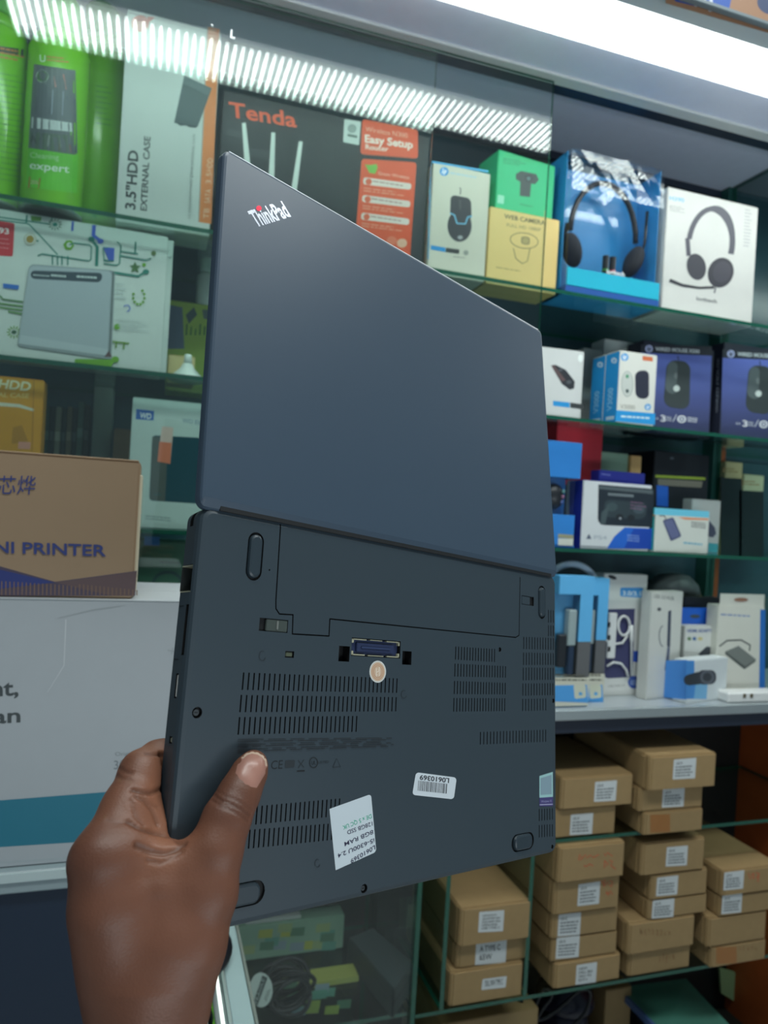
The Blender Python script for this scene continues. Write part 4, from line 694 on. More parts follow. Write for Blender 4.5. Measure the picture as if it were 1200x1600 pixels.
# inside-cabinet things seen right of the white carton, under the third shelf
B = carton('green_carton', 'dark green carton with a blue label between the white carton and the laptop', 'box', 212, 300, 846, 1.30, CT, .08, (64, 104, 84)); tuck(B)
p = B.front(); p.quad([(226, 838), (250, 839), (249, 853), (225, 852)], (50, 110, 180)); p.lines([(250, 874), (284, 876), (284, 884), (250, 882)], 1, (40, 64, 56), 3, 1.1); p.arc((262, 912), 22, 18, 180, 360, 5, (50, 70, 76)); p.out('front_print', B.o)
# white partition board, LED tube and goods at the bottom left
o = empty('partition_board', (.16, 1, Z(-.7)), label='pale partition board whose top edge runs back beside the hand at the bottom', cat='board')
part('board', .126, .151, .62, 1.16, -1.3, -.60, mat('board_pale', (170, 196, 196), .45), o, .001); part('edge_strip', .1512, .155, .62, 1.16, -.66, -.5985, mat('edge_grey', (130, 140, 132), .5), o, .0005)
o = empty('led_tube', (.10, .9, Z(-.63)), label='thin lit LED strip along the pale partition board at the bottom', cat='light')
part('tube_base', .111, .1255, .62, 1.1, -.64, -.62, ALU, o); part('diffuser', .1175, .1210, .62, 1.1, -.6199, -.617, emit('led_tube_glow', (.9, 1, .9), 2.4), o, .001)
B = carton('leaf_box', 'white box with a green leaf print below the hand', 'box', 292, 338, 1575, .80, -1.0, .25, (196, 214, 206), ym=1600, ztop=-.625); tuck(B)
p = B.topf(); p.poly([(326, 1560), (337, 1572), (343, 1588), (338, 1604), (330, 1612), (334, 1590)], (110, 190, 50)); p.out('leaf_print', B.o)
c = onP(352, 1500, V3(0, 0, Z(-.598)), V3(0, 0, 1))
o = mesh('computer_mouse', *ellipsoid((c[0]-.012, c[1], Z(-.5995)+.012), (.020, .045, .0125), Matrix.Rotation(-.25, 3, 'Z'), 20), BLK, smooth=True, label='black glossy oval mouse on the pale partition board beside the wrist', cat='mouse'); mesh('wheel', *ellipsoid((c[0]-.012+.006, c[1]+.018, Z(-.5995)+.0235), (.002, .006, .003), None, 10), WH, parent=o, smooth=True)
# behind the glass front: flat printed boxes and black adapters
for i, (xa, xb, yt, Y, z, c) in enumerate([(372, 536, 1440, 1.42, SB, (150, 186, 160)), (440, 560, 1534, 1.31, SB, (170, 176, 90))]):
    B = carton('printed_box', ['green and yellow printed box at the back behind the glass front', 'low green and yellow printed box in front of the other printed box behind the glass'][i], 'box', xa, xb, yt, Y, z, .04, c); tuck(B)
    p = B.front() if i == 0 else B.front(); r = random.Random(i)
    for k in range(16):
        SB0 = B.top+.0012 if i == 0 else SB0; x = xa+r.random()*(xb-xa-30); y = yt+r.random()*40; p.quad([(x, y), (x+22, y-2), (x+20, y+12), (x-2, y+13)], r.choice([(190, 196, 90), (110, 170, 150), (150, 170, 180), (170, 190, 130), (96, 140, 110)]))
    p.out('front_print', B.o)
def onZ(x, y, z): d = ray(x, y); return CAM + d*((z-CZ)/d[2])
q4 = [onZ(545, 1464, Z(SB+.052)), onZ(583, 1449, Z(SB+.052)), onZ(647, 1506, Z(SB+.052)), onZ(616, 1546, Z(SB+.052))]
q4[2] = q4[1]+(q4[2]-q4[1])*.98; cq = sum(q4)/4
def prism(z0, z1, k): v = [tuple(cq+(q-cq)*k+V3(0, 0, z)) for z in (z0, z1) for q in q4]; return v, [[0, 1, 2, 3], [7, 6, 5, 4]]+[[a, a+4, (a+1) % 4+4, (a+1) % 4] for a in range(4)]
o = mesh('black_adapter', *prism(-.0515, -.003, 1), mat('adapter_grey', (54, 62, 64), .45), label='large dark grey power adapter lying diagonally behind the glass front below the laptop', cat='adapter'); mesh('top_cover', *prism(-.0028, 0, .975), mat('adapter_top', (66, 76, 78), .4), parent=o); mesh('seam', *prism(-.026, -.024, 1.008), BLK, parent=o)
B = carton('black_column_box', 'dark upright box behind the black adapter, next to the glass divider', 'box', 590, 636, 1395, 1.43, SB, .05, (26, 34, 36), ym=1440); tuck(B)
Q = carton('white_card', 'white card lying on the green and yellow printed box behind the glass front', 'card', 384, 470, 1435, 1.424, SB0, .05, (206, 210, 206))
B = carton('white_paper_box', 'white flat box at the very bottom behind the glass front', 'box', 500, 572, 1584, 1.215, -1.0, .04, (206, 214, 214), ym=1600, ztop=-.945); tuck(B)
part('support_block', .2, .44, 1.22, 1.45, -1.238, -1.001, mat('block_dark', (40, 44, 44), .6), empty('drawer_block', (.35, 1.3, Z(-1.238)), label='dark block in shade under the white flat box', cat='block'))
zs = Z(SB)
o = empty('coiled_adapter_cable', (onY(450, 1545, 1.26)[0], 1.26, zs), label='coiled black adapter cable with a round white paper tag behind the glass front', cat='cable')
r = random.Random(9); c0 = onY(452, 1545, 1.26)
for k in range(7):
    cy = 1.24+.01*k; ce = V3(c0[0]+r.uniform(-.012, .012), cy, zs+.034+r.uniform(-.002, .012)); ra, rb = .032+r.random()*.016, .026+r.random()*.006
    mesh('coil', *tube([(ce[0]+ra*math.cos(a), cy+.006*math.sin(2*a+k), ce[2]+rb*math.sin(a)) for a in np.linspace(0, 2*math.pi, 26)], .004, 7), BCAB, parent=o, smooth=True)
ct = onY(408, 1546, 1.225); n = 28
v = [tuple(onP(408+18*math.cos(a)*1.0, 1547+27*math.sin(a), ct, V3(.25, -1, .15))) for a in np.linspace(0, 2*math.pi, n, endpoint=False)]
v2 = [tuple(np.array(q)+V3(-.0002, .0009, 0)) for q in v]
tg = mesh('paper_tag', v+v2, [list(range(n)), list(range(n, 2*n))[::-1]]+[[i, n+i, n+(i+1) % n, (i+1) % n] for i in range(n)], mat('tag_white', (196, 206, 200), .6), parent=o)
tn = V3(.25, -1, .15)/np.linalg.norm(V3(.25, -1, .15)); p = Pr(ct+tn*.0003, tn); p.poly([(396, 1566), (402, 1572), (418, 1528), (410, 1524)], (40, 52, 50)); p.text('FRAGILE', (402, 1568), (414, 1530), (-5, -2), (180, 190, 186)); p.lines([(413, 1560), (420, 1540), (424, 1544), (416, 1566)], 2, (90, 100, 98), 1.2); p.out('tag_print', tg)
# ------------------------------------------------------------------ the laptop, opened flat and held up
LR = np.array([[.73111122, -.04549432, -.68073979], [.17499504, .97689918, .12265695], [.65943394, -.20880196, .72218323]])
LT = V3(-.08854892, -.00054938, .36592263); LW, LB, LLID, LANG, LDZ = .3055, .1985, .2140, -.06827, -.00198
def C2W(q): q = np.asarray(q, float); return CAM + q[0]*cR - q[1]*cU + q[2]*cF
def LP(x, y, z): return C2W(LR @ V3(x, y, z) + LT)
ML = Matrix([[*(np.array([cR[i], -cU[i], cF[i]]) @ LR), LP(0, 0, 0)[i]] for i in range(3)] + [[0, 0, 0, 1]])
nL = LP(0, 0, -1)-LP(0, 0, 0)                     # outward normal of the laptop's underside
MLi = np.array(ML.inverted())
def toL(P): return MLi[:3, :3] @ np.asarray(P)+MLi[:3, 3]
def pL(x, y, z=0): return toL(onP(x, y, LP(0, 0, z), nL))     # photo pixel -> laptop frame
SLATE = mat('slate_plastic', (50, 62, 70), .42, spec=.55, noise=.03, nscale=9); SLID = mat('slate_lid_rubber', (58, 74, 90), .36, spec=.6, noise=.06, nscale=5)
HOLE = mat('recess_black', (8, 9, 11), .6); SIDE = mat('slate_side', (46, 50, 50), .45)
lap = empty('laptop', M=ML, label='open slate black laptop with its underside and lid toward the viewer, held in the hand', cat='laptop')
def lmesh(name, vf, m, mi=None, par=None, smooth=False, **kw):
    return mesh(name, [tuple(ML @ Vector(q)) for q in vf[0]], vf[1], m, mi, parent=par or lap, smooth=smooth, **kw)
def rrect(x0, x1, y0, y1, r, n=6):
    pts = []
    for cx_, cy_, a0 in ((x1-r, y1-r, 0), (x0+r, y1-r, 90), (x0+r, y0+r, 180), (x1-r, y0+r, 270)):
        for k in range(n+1):
            a = math.radians(a0+90*k/n); pts.append((cx_+r*math.cos(a), cy_+r*math.sin(a)))
    return pts
def slab(x0, x1, y0, y1, r, prof):
    """stack of rounded rectangles: prof = [(inset, z)]"""
    v, f = [], []; N = None
    for ins, z in prof:
        p = rrect(x0+ins, x1-ins, y0+ins, y1-ins, max(r-ins, .0005)); N = len(p); v += [(a, b, z) for a, b in p]
    for i in range(len(prof)-1):
        for k in range(N): f.append([i*N+k, i*N+(k+1) % N, (i+1)*N+(k+1) % N, (i+1)*N+k])
    f.append(list(range(N))[::-1]); f.append([(len(prof)-1)*N+k for k in range(N)]); return v, f
base = slab(-.0035, LW, -.0025, LB, .007, [(.0032, 0), (.0012, .0007), (.0003, .0022), (0, .005), (.0012, .0165), (.0022, .0178)])
# cutters for every recess in the underside
cut = MB(); slots = []
def cbox(x0, x1, y0, y1, d=.0024, z0=-.004): cut.add(cuboid(min(x0, x1), max(x0, x1), min(y0, y1), max(y0, y1), z0, d, 0))
def pillcut(cx_, cy_, hx, hy, d):
    r = min(hx, hy)*.999; p = rrect(cx_-hx, cx_+hx, cy_-hy, cy_+hy, r, 5); n = len(p)
    cut.add(([(a, b, -.004) for a, b in p]+[(a, b, d) for a, b in p], [[k, (k+1) % n, n+(k+1) % n, n+k] for k in range(n)]+[list(range(n))[::-1], list(range(n, 2*n))]))
def row(a0, a1, b0, b1, n, skip=()):
    A0, A1, B0, B1 = pL(*a0), pL(*a1), pL(*b0), pL(*b1)
    for i in range(n):
        t = i/(n-1); top = A0*(1-t)+B0*t; bot = A1*(1-t)+B1*t; w = .00042
        cbox((top[0]+bot[0])/2-w, (top[0]+bot[0])/2+w, top[1], bot[1])
row((380.8, 1050.7), (378.7, 1078), (620.5, 1060), (619.5, 1082.7), 35)
row((377.3, 1085.9), (374.9, 1112.8), (619.2, 1089.3), (618, 1111.5), 35)
row((374.9, 1120.5), (371.7, 1148), (557.3, 1118.7), (556.5, 1143.5), 26)
row((386, 1261), (384, 1290), (531, 1247.5), (529, 1275), 21)
row((383, 1297), (380, 1327), (526, 1286), (524, 1312), 21)
row((712.5, 1010.3), (711.3, 1030.6), (773, 1014), (772.5, 1034.4), 15)
row((711.3, 1036.9), (710.3, 1057), (790, 1041), (789.7, 1058.8), 19)
row((710.6, 1064), (709.4, 1084.4), (789.7, 1067), (789, 1085), 19)
row((709.7, 1090.6), (708.4, 1112), (789, 1091), (788.4, 1111), 19)
row((857, 953), (857, 973), (864.5, 953.5), (864.5, 973), 3); row((857, 977), (857, 994), (864.5, 977.5), (864.5, 994), 3)
row((818.8, 995), (817.8, 1014), (864.7, 997), (864.7, 1015.6), 12); row((818.4, 1019.7), (817.6, 1039), (864.6, 1020.5), (864.4, 1039), 12)
row((818, 1043), (817.2, 1063), (864.4, 1043.5), (864, 1062), 12); row((817.4, 1068), (816.6, 1087), (864, 1067.5), (863.6, 1086), 12); row((817, 1092), (816.4, 1111), (853, 1091.5), (852.6, 1110), 9)
row((751.2, 1143.7), (750, 1163.4), (852.8, 1140), (852.5, 1159), 22)
row((842.8, 1264), (842.5, 1283), (863, 1263), (863, 1280.6), 6); row((842.8, 1289), (842.5, 1308.7), (863, 1288), (863, 1307), 6)
slot_end = len(cut.v)
# battery seam
bat = [pL(*q) for q in ((438.6, 818), (431, 940), (431.2, 951), (436.5, 959.3), (457.8, 960.6), (456.8, 990.5), (514, 993.8), (515.4, 967), (806, 996), (811, 992.5), (812.6, 902))]
for a, b in zip(bat[:-1], bat[1:]):
    d = b-a; l = np.hypot(d[0], d[1]); ux, uy = d[0]/l, d[1]/l; w = .00038; e = .0002
    q = [(a[0]-ux*e-uy*w, a[1]-uy*e+ux*w), (a[0]-ux*e+uy*w, a[1]-uy*e-ux*w), (b[0]+ux*e+uy*w, b[1]+uy*e-ux*w), (b[0]+ux*e-uy*w, b[1]+uy*e+ux*w)]
    cut.add(([(x, y, -.004) for x, y in q]+[(x, y, .0014) for x, y in q], [[0, 1, 2, 3], [7, 6, 5, 4]]+[[k, k+4, (k+1) % 4+4, (k+1) % 4] for k in range(4)]))
def prect(x0, y0, x1, y1, d):
    a, b = pL(x0, y0), pL(x1, y1); cbox(a[0], b[0], a[1], b[1], d); return a, b
la, lb = prect(406, 965, 449, 989, .0018); sa, sb_ = prect(446, 1017, 459, 1028, .0012); da, db = prect(550, 996, 625, 1029, .0034)
ha = prect(530, 1009, 545.5, 1034, .006); hb2 = prect(629, 1017, 642.5, 1039, .006); ra, rb = prect(815, 930, 834, 947, .0012)
def foot_at(x0, y0, x1, y1): a, b = pL(x0, y0), pL(x1, y1); return (a[0]+b[0])/2, (a[1]+b[1])/2, abs(b[0]-a[0])/2, abs(b[1]-a[1])/2
feet = []
tl = foot_at(386, 829, 410.5, 909); tl = (tl[0], tl[1], .0049, .0128); feet.append(tl)
c_ = pL(846.5, 941); feet.append((c_[0], c_[1], .0046, .0125))
c_ = pL(376, 1399); feet.append((c_[0], c_[1], .0140, .0056)); c_ = pL(817, 1315.5); feet.append((c_[0], c_[1], .0128, .0056))
for q in feet: pillcut(*q, .0016)
screws = [(308, 1113.5, .0027), (781, 1015, .0016), (864.5, 1095, .0016), (863, 1323, .0014), (569, 1388.5, .0024), (421, 890.5, .0005)]
for x, y, r in screws: c_ = pL(x, y); pillcut(c_[0], c_[1], r, r, .0022)
ob = lmesh('base_shell', base, [SLATE, HOLE]); oc = lmesh('cutter', (cut.v, cut.f), [SLATE, HOLE], [1]*len(cut.f))
bmq = bmesh.new(); bmq.from_mesh(oc.data); bmesh.ops.recalc_face_normals(bmq, faces=bmq.faces); bmq.to_mesh(oc.data); bmq.free()
bmq = bmesh.new(); bmq.from_mesh(ob.data); bmesh.ops.recalc_face_normals(bmq, faces=bmq.faces); bmq.to_mesh(ob.data); bmq.free()
# ports in the left wall are cut from the same shell
def wallpx(x, y): return toL(onP(x, y, LP(-.0025, 0, 0), LP(-1, 0, 0)-LP(0, 0, 0)))
side = MB()
def port(x0, y0, x1, y1, depth=.006, zr=None):
    a, b = wallpx(x0, y0), wallpx(x1, y1); z0, z1 = zr or sorted((a[2], b[2])); side.add(cuboid(-.006, -.003+depth, min(a[1], b[1]), max(a[1], b[1]), z0, z1, 0)); return min(a[1], b[1]), max(a[1], b[1])
y_l = port(297, 800, 302, 822, .004, (.0085, .0125)); y_r = port(287, 884, 303, 925, .010, (.0040, .0165)); y_c = port(285, 945, 295, 1024, .003, (.0040, .0068)); y_u = port(277, 1052, 283, 1092, .006, (.0075, .0105)); 
c_ = wallpx(268, 1156); side.add(cuboid(-.006, .004, c_[1]-.0017, c_[1]+.0017, .0075, .0109, 0))
os_ = lmesh('cutter', (side.v, side.f), [SLATE, HOLE], [1]*len(side.f))
bmq = bmesh.new(); bmq.from_mesh(os_.data); bmesh.ops.recalc_face_normals(bmq, faces=bmq.faces); bmq.to_mesh(os_.data); bmq.free()
for c in (oc, os_):
    m = ob.modifiers.new('b', 'BOOLEAN'); m.operation = 'DIFFERENCE'; m.solver = 'EXACT'; m.object = c; m.use_self = True; m.material_mode = 'TRANSFER'
bpy.context.view_layer.update()
me = bpy.data.meshes.new_from_object(ob.evaluated_get(bpy.context.evaluated_depsgraph_get()))
ob.modifiers.clear(); ob.data = me
for c in (oc, os_): bpy.data.objects.remove(c)
# parts set into the recesses
def lbox(name, x0, x1, y0, y1, z0, z1, m, bev=.0003, **kw): return lmesh(name, cuboid(min(x0, x1), max(x0, x1), min(y0, y1), max(y0, y1), z0, z1, bev, 2), m, **kw)
RUB = mat('rubber_foot', (44, 56, 64), .38)
for x, y, hx, hy in feet:
    k = .78; lmesh('rubber_foot', slab(x-hx*k, x+hx*k, y-hy*.9, y+hy*.9, min(hx, hy)*k*.99, [(.0014, -.0014), (.0004, -.0009), (0, .0002), (0, .0016)]), RUB, smooth=False)
o = lbox('battery_latch', la[0]+(lb[0]-la[0])*.24, lb[0]-.0002, la[1]+.0003, lb[1]-.0003, .0001, .0016, mat('latch', (66, 74, 70), .4)); xm = la[0]+(lb[0]-la[0])*.62; lbox('latch_rib', xm-.0006, xm+.0006, la[1]+.0008, lb[1]-.0012, -.0006, .0003, mat('latch_rib', (120, 124, 120), .35), par=o)
lbox('battery_latch', ra[0]+.0004, ra[0]+(rb[0]-ra[0])*.7, ra[1]+.0003, rb[1]-.0003, .0001, .0011, SLATE); lbox('release_button', sa[0]+.0006, sb_[0]-.0008, sa[1]+.0006, sb_[1]-.0006, .0004, .0011, mat('release', (82, 88, 70), .5))
DOCKB = mat('dock_blue', (40, 50, 82), .4); GOLD = mat('dock_metal', (176, 174, 150), .35, metal=.2)
o = lbox('dock_connector', da[0]+.0004, db[0]-.0004, da[1]+.0004, db[1]-.0004, .0022, .0033, DOCKB); w_ = db[0]-da[0]; h_ = db[1]-da[1]
lbox('dock_plug', da[0]+w_*.12, db[0]-w_*.12, da[1]+h_*.25, db[1]-h_*.25, .0008, .0023, DOCKB, par=o); lbox('dock_tongue', da[0]+w_*.2, db[0]-w_*.2, da[1]+h_*.42, db[1]-h_*.42, .0003, .0009, mat('dock_blue2', (48, 60, 94), .4), par=o)
for a, b, c, d in ((0, .3, 0, .11), (.36, .62, 0, .09), (.7, 1, 0, .11), (0, .28, .89, 1), (.33, .66, .91, 1), (.72, 1, .89, 1), (0, .05, .0, .28), (.95, 1, .0, .28), (0, .05, .72, 1), (.95, 1, .72, 1)): lbox('metal_frame', da[0]+w_*a+.0004, da[0]+w_*b-.0004*(b == 1), da[1]+h_*c+.0004*(c == 0), da[1]+h_*d-.0004*(d == 1), .0004, .0024, GOLD, .0001, par=o)
for x, y, r in screws[:5]:
    c_ = pL(x, y); o = lmesh('screw', slab(c_[0]-r*.62, c_[0]+r*.62, c_[1]-r*.62, c_[1]+r*.62, r*.61, [(.0002, .0009), (0, .0011), (0, .0021)]), mat('screw_steel', (92, 96, 98), .35, metal=.8))
    if r > .002: lmesh('screw_slot', cuboid(c_[0]-r*.3, c_[0]+r*.3, c_[1]-r*.07, c_[1]+r*.07, .0007, .00092, 0), HOLE, par=o)
xw = -.0032
for k in range(8): yk = y_r[0]+(y_r[1]-y_r[0])*(.36+.06*k); lbox('network_contact', xw+.002, xw+.0055, yk-.00022, yk+.00022, .0045, .0062, mat('copper', (170, 110, 70), .3, metal=.9), 0)
lbox('port_shield', xw+.0004, xw+.006, y_r[0]+.0002, y_r[0]+.0008, .0045, .016, GOLD, 0); lbox('port_shield', xw+.0004, xw+.006, y_r[1]-.0008, y_r[1]-.0002, .0045, .016, GOLD, 0); lbox('port_shield', xw+.0004, xw+.006, y_r[0]+.001, y_r[1]-.001, .0158, .0163, SIDE, 0)
lbox('card_slot_cover', xw+.0012, xw+.002, y_c[0]+.001, y_c[1]-.001, .0042, .0066, HOLE, 0); lbox('metal_slide', xw+.0006, xw+.003, y_u[0]+.0006, y_u[1]-.0006, .0080, .0100, mat('slide_steel', (226, 222, 214), .3, metal=.1), .0002); c_ = wallpx(268, 1156)
lmesh('audio_jack', tube([(xw+.0008, c_[1], .0092), (xw+.004, c_[1], .0092)], .0012, 12), GOLD)
for yy in (y_c[0]+.0005, y_c[1]+.002): lbox('wall_seam', -.00300, -.00255, yy, yy+.0003, .0085, .0150, HOLE, 0)
# keyboard deck on the far side
lbox('palm_rest', .004, LW-.005, .004, LB-.004, .0179, .0186, SIDE); lbox('keyboard', .018, LW-.018, .022, .115, .0187, .0205, RUB); lbox('touchpad', .10, .205, .125, .188, .0187, .0192, SIDE)
# stickers
PF = lambda: Pr(LP(0, 0, -.00012), nL)
p = PF(); W_ = (206, 214, 220); ink = (50, 52, 60)
p.rq([(650, 1206.6), (713.6, 1215), (709, 1249), (644, 1242)], 5, W_); p.text('L0610369', (702, 1216.2), (656, 1211), (-.6, 7.4), ink, .03)
r = random.Random(4); t = 0
while t < .97:
    w = r.choice([.012, .02, .03]); q = lambda u, v: tuple((np.array((653.4, 1219.5))*(1-u)+np.array((701, 1225))*u)*(1-v)+(np.array((652.3, 1235.3))*(1-u)+np.array((700, 1240.3))*u)*v)
    p.poly([q(t, 0), q(min(1, t+w), 0), q(min(1, t+w), 1), q(t, 1)], (60, 62, 68), 0); t += w+r.choice([.012, .02, .026])
p.k += 1; p.out('barcode_sticker', lap, PRINTM, label='white barcode sticker upside down')
p = PF(); p.rq([(514.7, 1264), (579.7, 1240.6), (588, 1331), (524.4, 1359.8)], [1, 5, 5, 1], (200, 210, 216)); 
p.text('DE x 5 QC UK', (580, 1271.8), (535, 1290.6), (1.6, 6.3), (50, 160, 130), .012, .1); hk = (52, 50, 78)
p.text('128GB SSD', (581.5, 1283.6), (541.7, 1298), (1.6, 6.3), hk, .012, .1); p.text('8GB RAM', (582.5, 1296.3), (537, 1316.5), (1.6, 6.3), hk, .012, .1); p.text('i5-6300U 2.4', (584.3, 1309.6), (527, 1334.5), (1.6, 6.3), hk, .012, .1); p.text('L0610369', (585.5, 1320.3), (547, 1343), (1.6, 6.3), hk, .012, .1)
p.out('handwritten_sticker', lap, PRINTM, label='white sticker with upside down handwriting')
p = PF(); p.ell((590.2, 1049.5), 13, 17.3, (206, 208, 204)); p.ell((590.2, 1049.5), 11.2, 15.0, (204, 176, 150)); p.arc((590.2, 1049.5), 8.8, 12, 0, 360, 1, (186, 140, 108)); p.arc((590.2, 1049.5), 6.6, 9.4, 0, 360, 1, (186, 140, 108)); p.line([(588, 1057), (588, 1044), (593, 1047), (588, 1051)], 1.3, (230, 214, 196)); p.line([(592.5, 1042), (592.5, 1056), (587, 1053)], 1.3, (230, 214, 196)); p.out('round_seal', lap, PRINTM, label='round seal sticker')
p = PF(); p.poly([(842.8, 1212.5), (863.7, 1206), (864, 1245), (842.8, 1246.5)], (150, 190, 190)); p.poly([(844.5, 1216), (862, 1210.5), (862, 1241), (844.5, 1242)], (128, 152, 164)); p.poly([(842.8, 1246.5), (864, 1245), (864, 1259.5), (842.6, 1260)], (64, 58, 110)); p.text('Windows 10', (845.5, 1254), (861.5, 1253), (0, -3.6), (150, 150, 190)); p.line([(843, 1257.4), (863.6, 1256.6)], 1.2, (170, 170, 200)); p.out('system_sticker', lap, PRINTM, label='pale green and purple system sticker')
p = PF(); gk = (38, 45, 50); p.k = -1
p.text('CE', (423, 1202), (441, 1201), (1.5, -14), (24, 30, 34)); p.rq([(446, 1188), (461, 1187.5), (460, 1199), (445, 1200)], 2, gk); p.quad([(464, 1204), (476, 1203), (476, 1205.5), (464, 1206)], (20, 24, 28)); p.line([(466, 1188), (475, 1199)], 1.2, gk); p.line([(475, 1187), (466, 1200)], 1.2, gk); p.arc((490, 1191.5), 6.2, 8, 0, 360, 1.4, (28, 34, 38)); p.text('UL', (486.6, 1195), (493.6, 1194.6), (0, -6.5), (28, 34, 38)); p.text('LISTED', (497, 1193), (514, 1192), (0, -3.6), gk); p.line([(520, 1199), (526, 1185), (532, 1198), (520, 1199)], 1, gk)
for i in range(3): p.lines([(372, 1154+i*8), (616, 1152+i*5), (616, 1157+i*5), (371, 1160+i*8)], 2, gk, 1.4, 1.1, i)
for x, y, r_ in ((410, 1025, 5), (631, 1085, 4), (496, 1349, 4)): p.arc((x, y), r_, r_*1.5, 20, 300, .8, gk)
p.out('moulded_marks', lap, PRINTM)
# lid
bpy.context.view_layer.update()
ca, sa2 = math.cos(LANG), math.sin(LANG); lx0 = -.0058
ov = V3(0, -.0007, LDZ)
def lidv(vf): return [(x, y*ca+ov[1], y*sa2+z+ov[2]) for x, y, z in vf[0]], vf[1]
lid = slab(lx0, LW-.001, -LLID, 0, .0055, [(.0022, .0000), (.0009, .0004), (.0002, .0014), (0, .003), (0, .0062), (.0006, .0068)])
lid = ([(x, min(y, -.0060 if z < .0002 else (-.0046 if z < .0006 else (-.0012 if z < .002 else 0))), z) for x, y, z in lid[0]], lid[1])
ol = lmesh('lid', lidv(lid), SLID); 
lmesh('lid_rim', lidv(cuboid(lx0+.004, LW-.005, -LLID-.0005, -LLID+.0002, .0012, .0046, .0001)), mat('rim_silver', (226, 230, 234), .3), par=ol, label='bright thin top edge')  # pale strip paints the highlight line along the lid's top edge
lmesh('screen_bezel', lidv(cuboid(lx0+.003, LW-.004, -LLID+.003, -.004, .0069, .0074, .0002)), RUB, par=ol); lmesh('screen_glass', lidv(cuboid(lx0+.016, LW-.017, -LLID+.016, -.024, .00745, .0077, 0)), mat('screen_black', (10, 12, 16), .1), par=ol)
for x0, x1, hm in ((.030, .052, GOLD), (LW-.056, LW-.030, SIDE)):
    lmesh('hinge', tube([(x0, -.0012, .0075), (x1, -.0012, .0075)], .0034, 14), SIDE); lmesh('hinge_plate', cuboid(x0+.004, x0+.013, -.0035, .002, .0024, .0042, .0002), hm)
lmesh('hinge_cover', lidv(cuboid(.006, LW-.008, -.0042, -.0004, .0009, .0040, .0002)), mat('hinge_black', (14, 17, 20), .6), par=ol)  # black strip paints the shadow band between lid and base
nLid = LP(0, sa2, -ca)-LP(0, 0, 0); oLid = LP(0, ov[1], ov[2])
p = Pr(oLid+nLid*.0001, nLid)
p.text('ThinkPad', (400.5, 354), (454.5, 337.5), (-14.5, -24), (168, 172, 182), .03); p.ell((404.5, 325.5), 4.2, 4.2, (190, 40, 60)); lm = mat('silver_foil_print', (255, 255, 255), .25, metal=.7)
a = lm.node_tree.nodes.new('ShaderNodeVertexColor'); a.layer_name = 'Col'; lm.node_tree.links.new(a.outputs['Color'], lm.node_tree.nodes['Principled BSDF'].inputs['Base Color'])
p.out('lid_logo', ol, lm, label='silver logo lettering with a red dot')
# ------------------------------------------------------------------ the hand holding the laptop: one continuous surface from a smooth-blended field
def TP(x, y, z): return onP(x, y, LP(0, 0, z), nL)
def bone(pts): return [(np.array(a[0]), np.array(b[0]), a[1], b[1]) for a, b in zip(pts[:-1], pts[1:])]
thumb = bone([(TP(397, 1193, -.0066), .0062), (TP(390, 1207, -.0080), .0078), (TP(374, 1240, -.0098), .0092), (TP(354, 1280, -.0122), .0105), (TP(336, 1330, -.0135), .0118), (TP(318, 1395, -.0125), .0145), (TP(285, 1475, -.010), .0185), (TP(248, 1560, -.004), .022)])
index = bone([(LP(.058, .112, .0285), .0072), (LP(.030, .116, .0305), .0082), (TP(246, 1187, .0300), .0086), (TP(222, 1207, .0235), .0100), (TP(200, 1262, .016), .0112), (TP(163, 1345, .006), .0142), (TP(200, 1500, .006), .020)])
middle = bone([(LP(.056, .134, .0285), .0074), (LP(.028, .138, .0315), .0084), (TP(228, 1236, .034), .0100), (TP(214, 1258, .031), .0108), (TP(164, 1372, .020), .0140), (TP(204, 1520, .014), .020)])
ring = bone([(LP(.050, .154, .0285), .0072), (LP(.024, .158, .0325), .0082), (TP(220, 1290, .043), .0098), (TP(168, 1400, .034), .0135), (TP(208, 1530, .022), .019)])
pinky = bone([(LP(.040, .172, .0270), .0062), (LP(.016, .176, .0320), .0072), (TP(215, 1342, .052), .0085), (TP(176, 1440, .044), .0120), (TP(214, 1540, .028), .017)])
palm = bone([(TP(178, 1420, .004), .0180), (TP(230, 1560, .004), .0248), (TP(233, 1660, .008), .0254), (TP(234, 1800, .012), .030), (TP(234, 2050, .016), .036)]) + bone([(TP(226, 1250, .024), .0100), (TP(232, 1300, .013), .0105), (TP(240, 1345, .006), .012)]) \
     + bone([(TP(250, 1390, -.004), .0135), (TP(240, 1520, -.004), .022)]) + bone([(TP(205, 1326, .002), .0085), (TP(252, 1347, -.003), .0080), (TP(288, 1352, -.0085), .0085)]) \
     + bone([(TP(232, 1380, .024), .016), (TP(230, 1500, .026), .020), (TP(228, 1650, .020), .024)])
groups = [(thumb, .006), (index, .004), (middle, .004), (ring, .004), (pinky, .004), (palm, .008)]
allp = np.array([q[i] for g, _ in groups for q in g for i in (0, 1)]); lo = allp.min(0)-.03; hi = allp.max(0)+.03
lo[2] = max(lo[2], TP(228, 1760, .012)[2]-.02); RES = .00105
n3 = np.ceil((hi-lo)/RES).astype(int)
ax = [lo[i]+np.arange(n3[i])*RES for i in range(3)]
def smin(a, b, k): h = np.clip(.5+.5*(b-a)/k, 0, 1); return b*(1-h)+a*h-k*h*(1-h)
def seg(P, a, b, ra, rb):
    ba = (b-a).astype(np.float32); d = [P[i]-np.float32(a[i]) for i in range(3)]
    t = np.clip((d[0]*ba[0]+d[1]*ba[1]+d[2]*ba[2])/np.float32(ba @ ba), 0, 1)
    return np.sqrt((d[0]-t*ba[0])**2+(d[1]-t*ba[1])**2+(d[2]-t*ba[2])**2)-(ra+(rb-ra)*t).astype(np.float32)
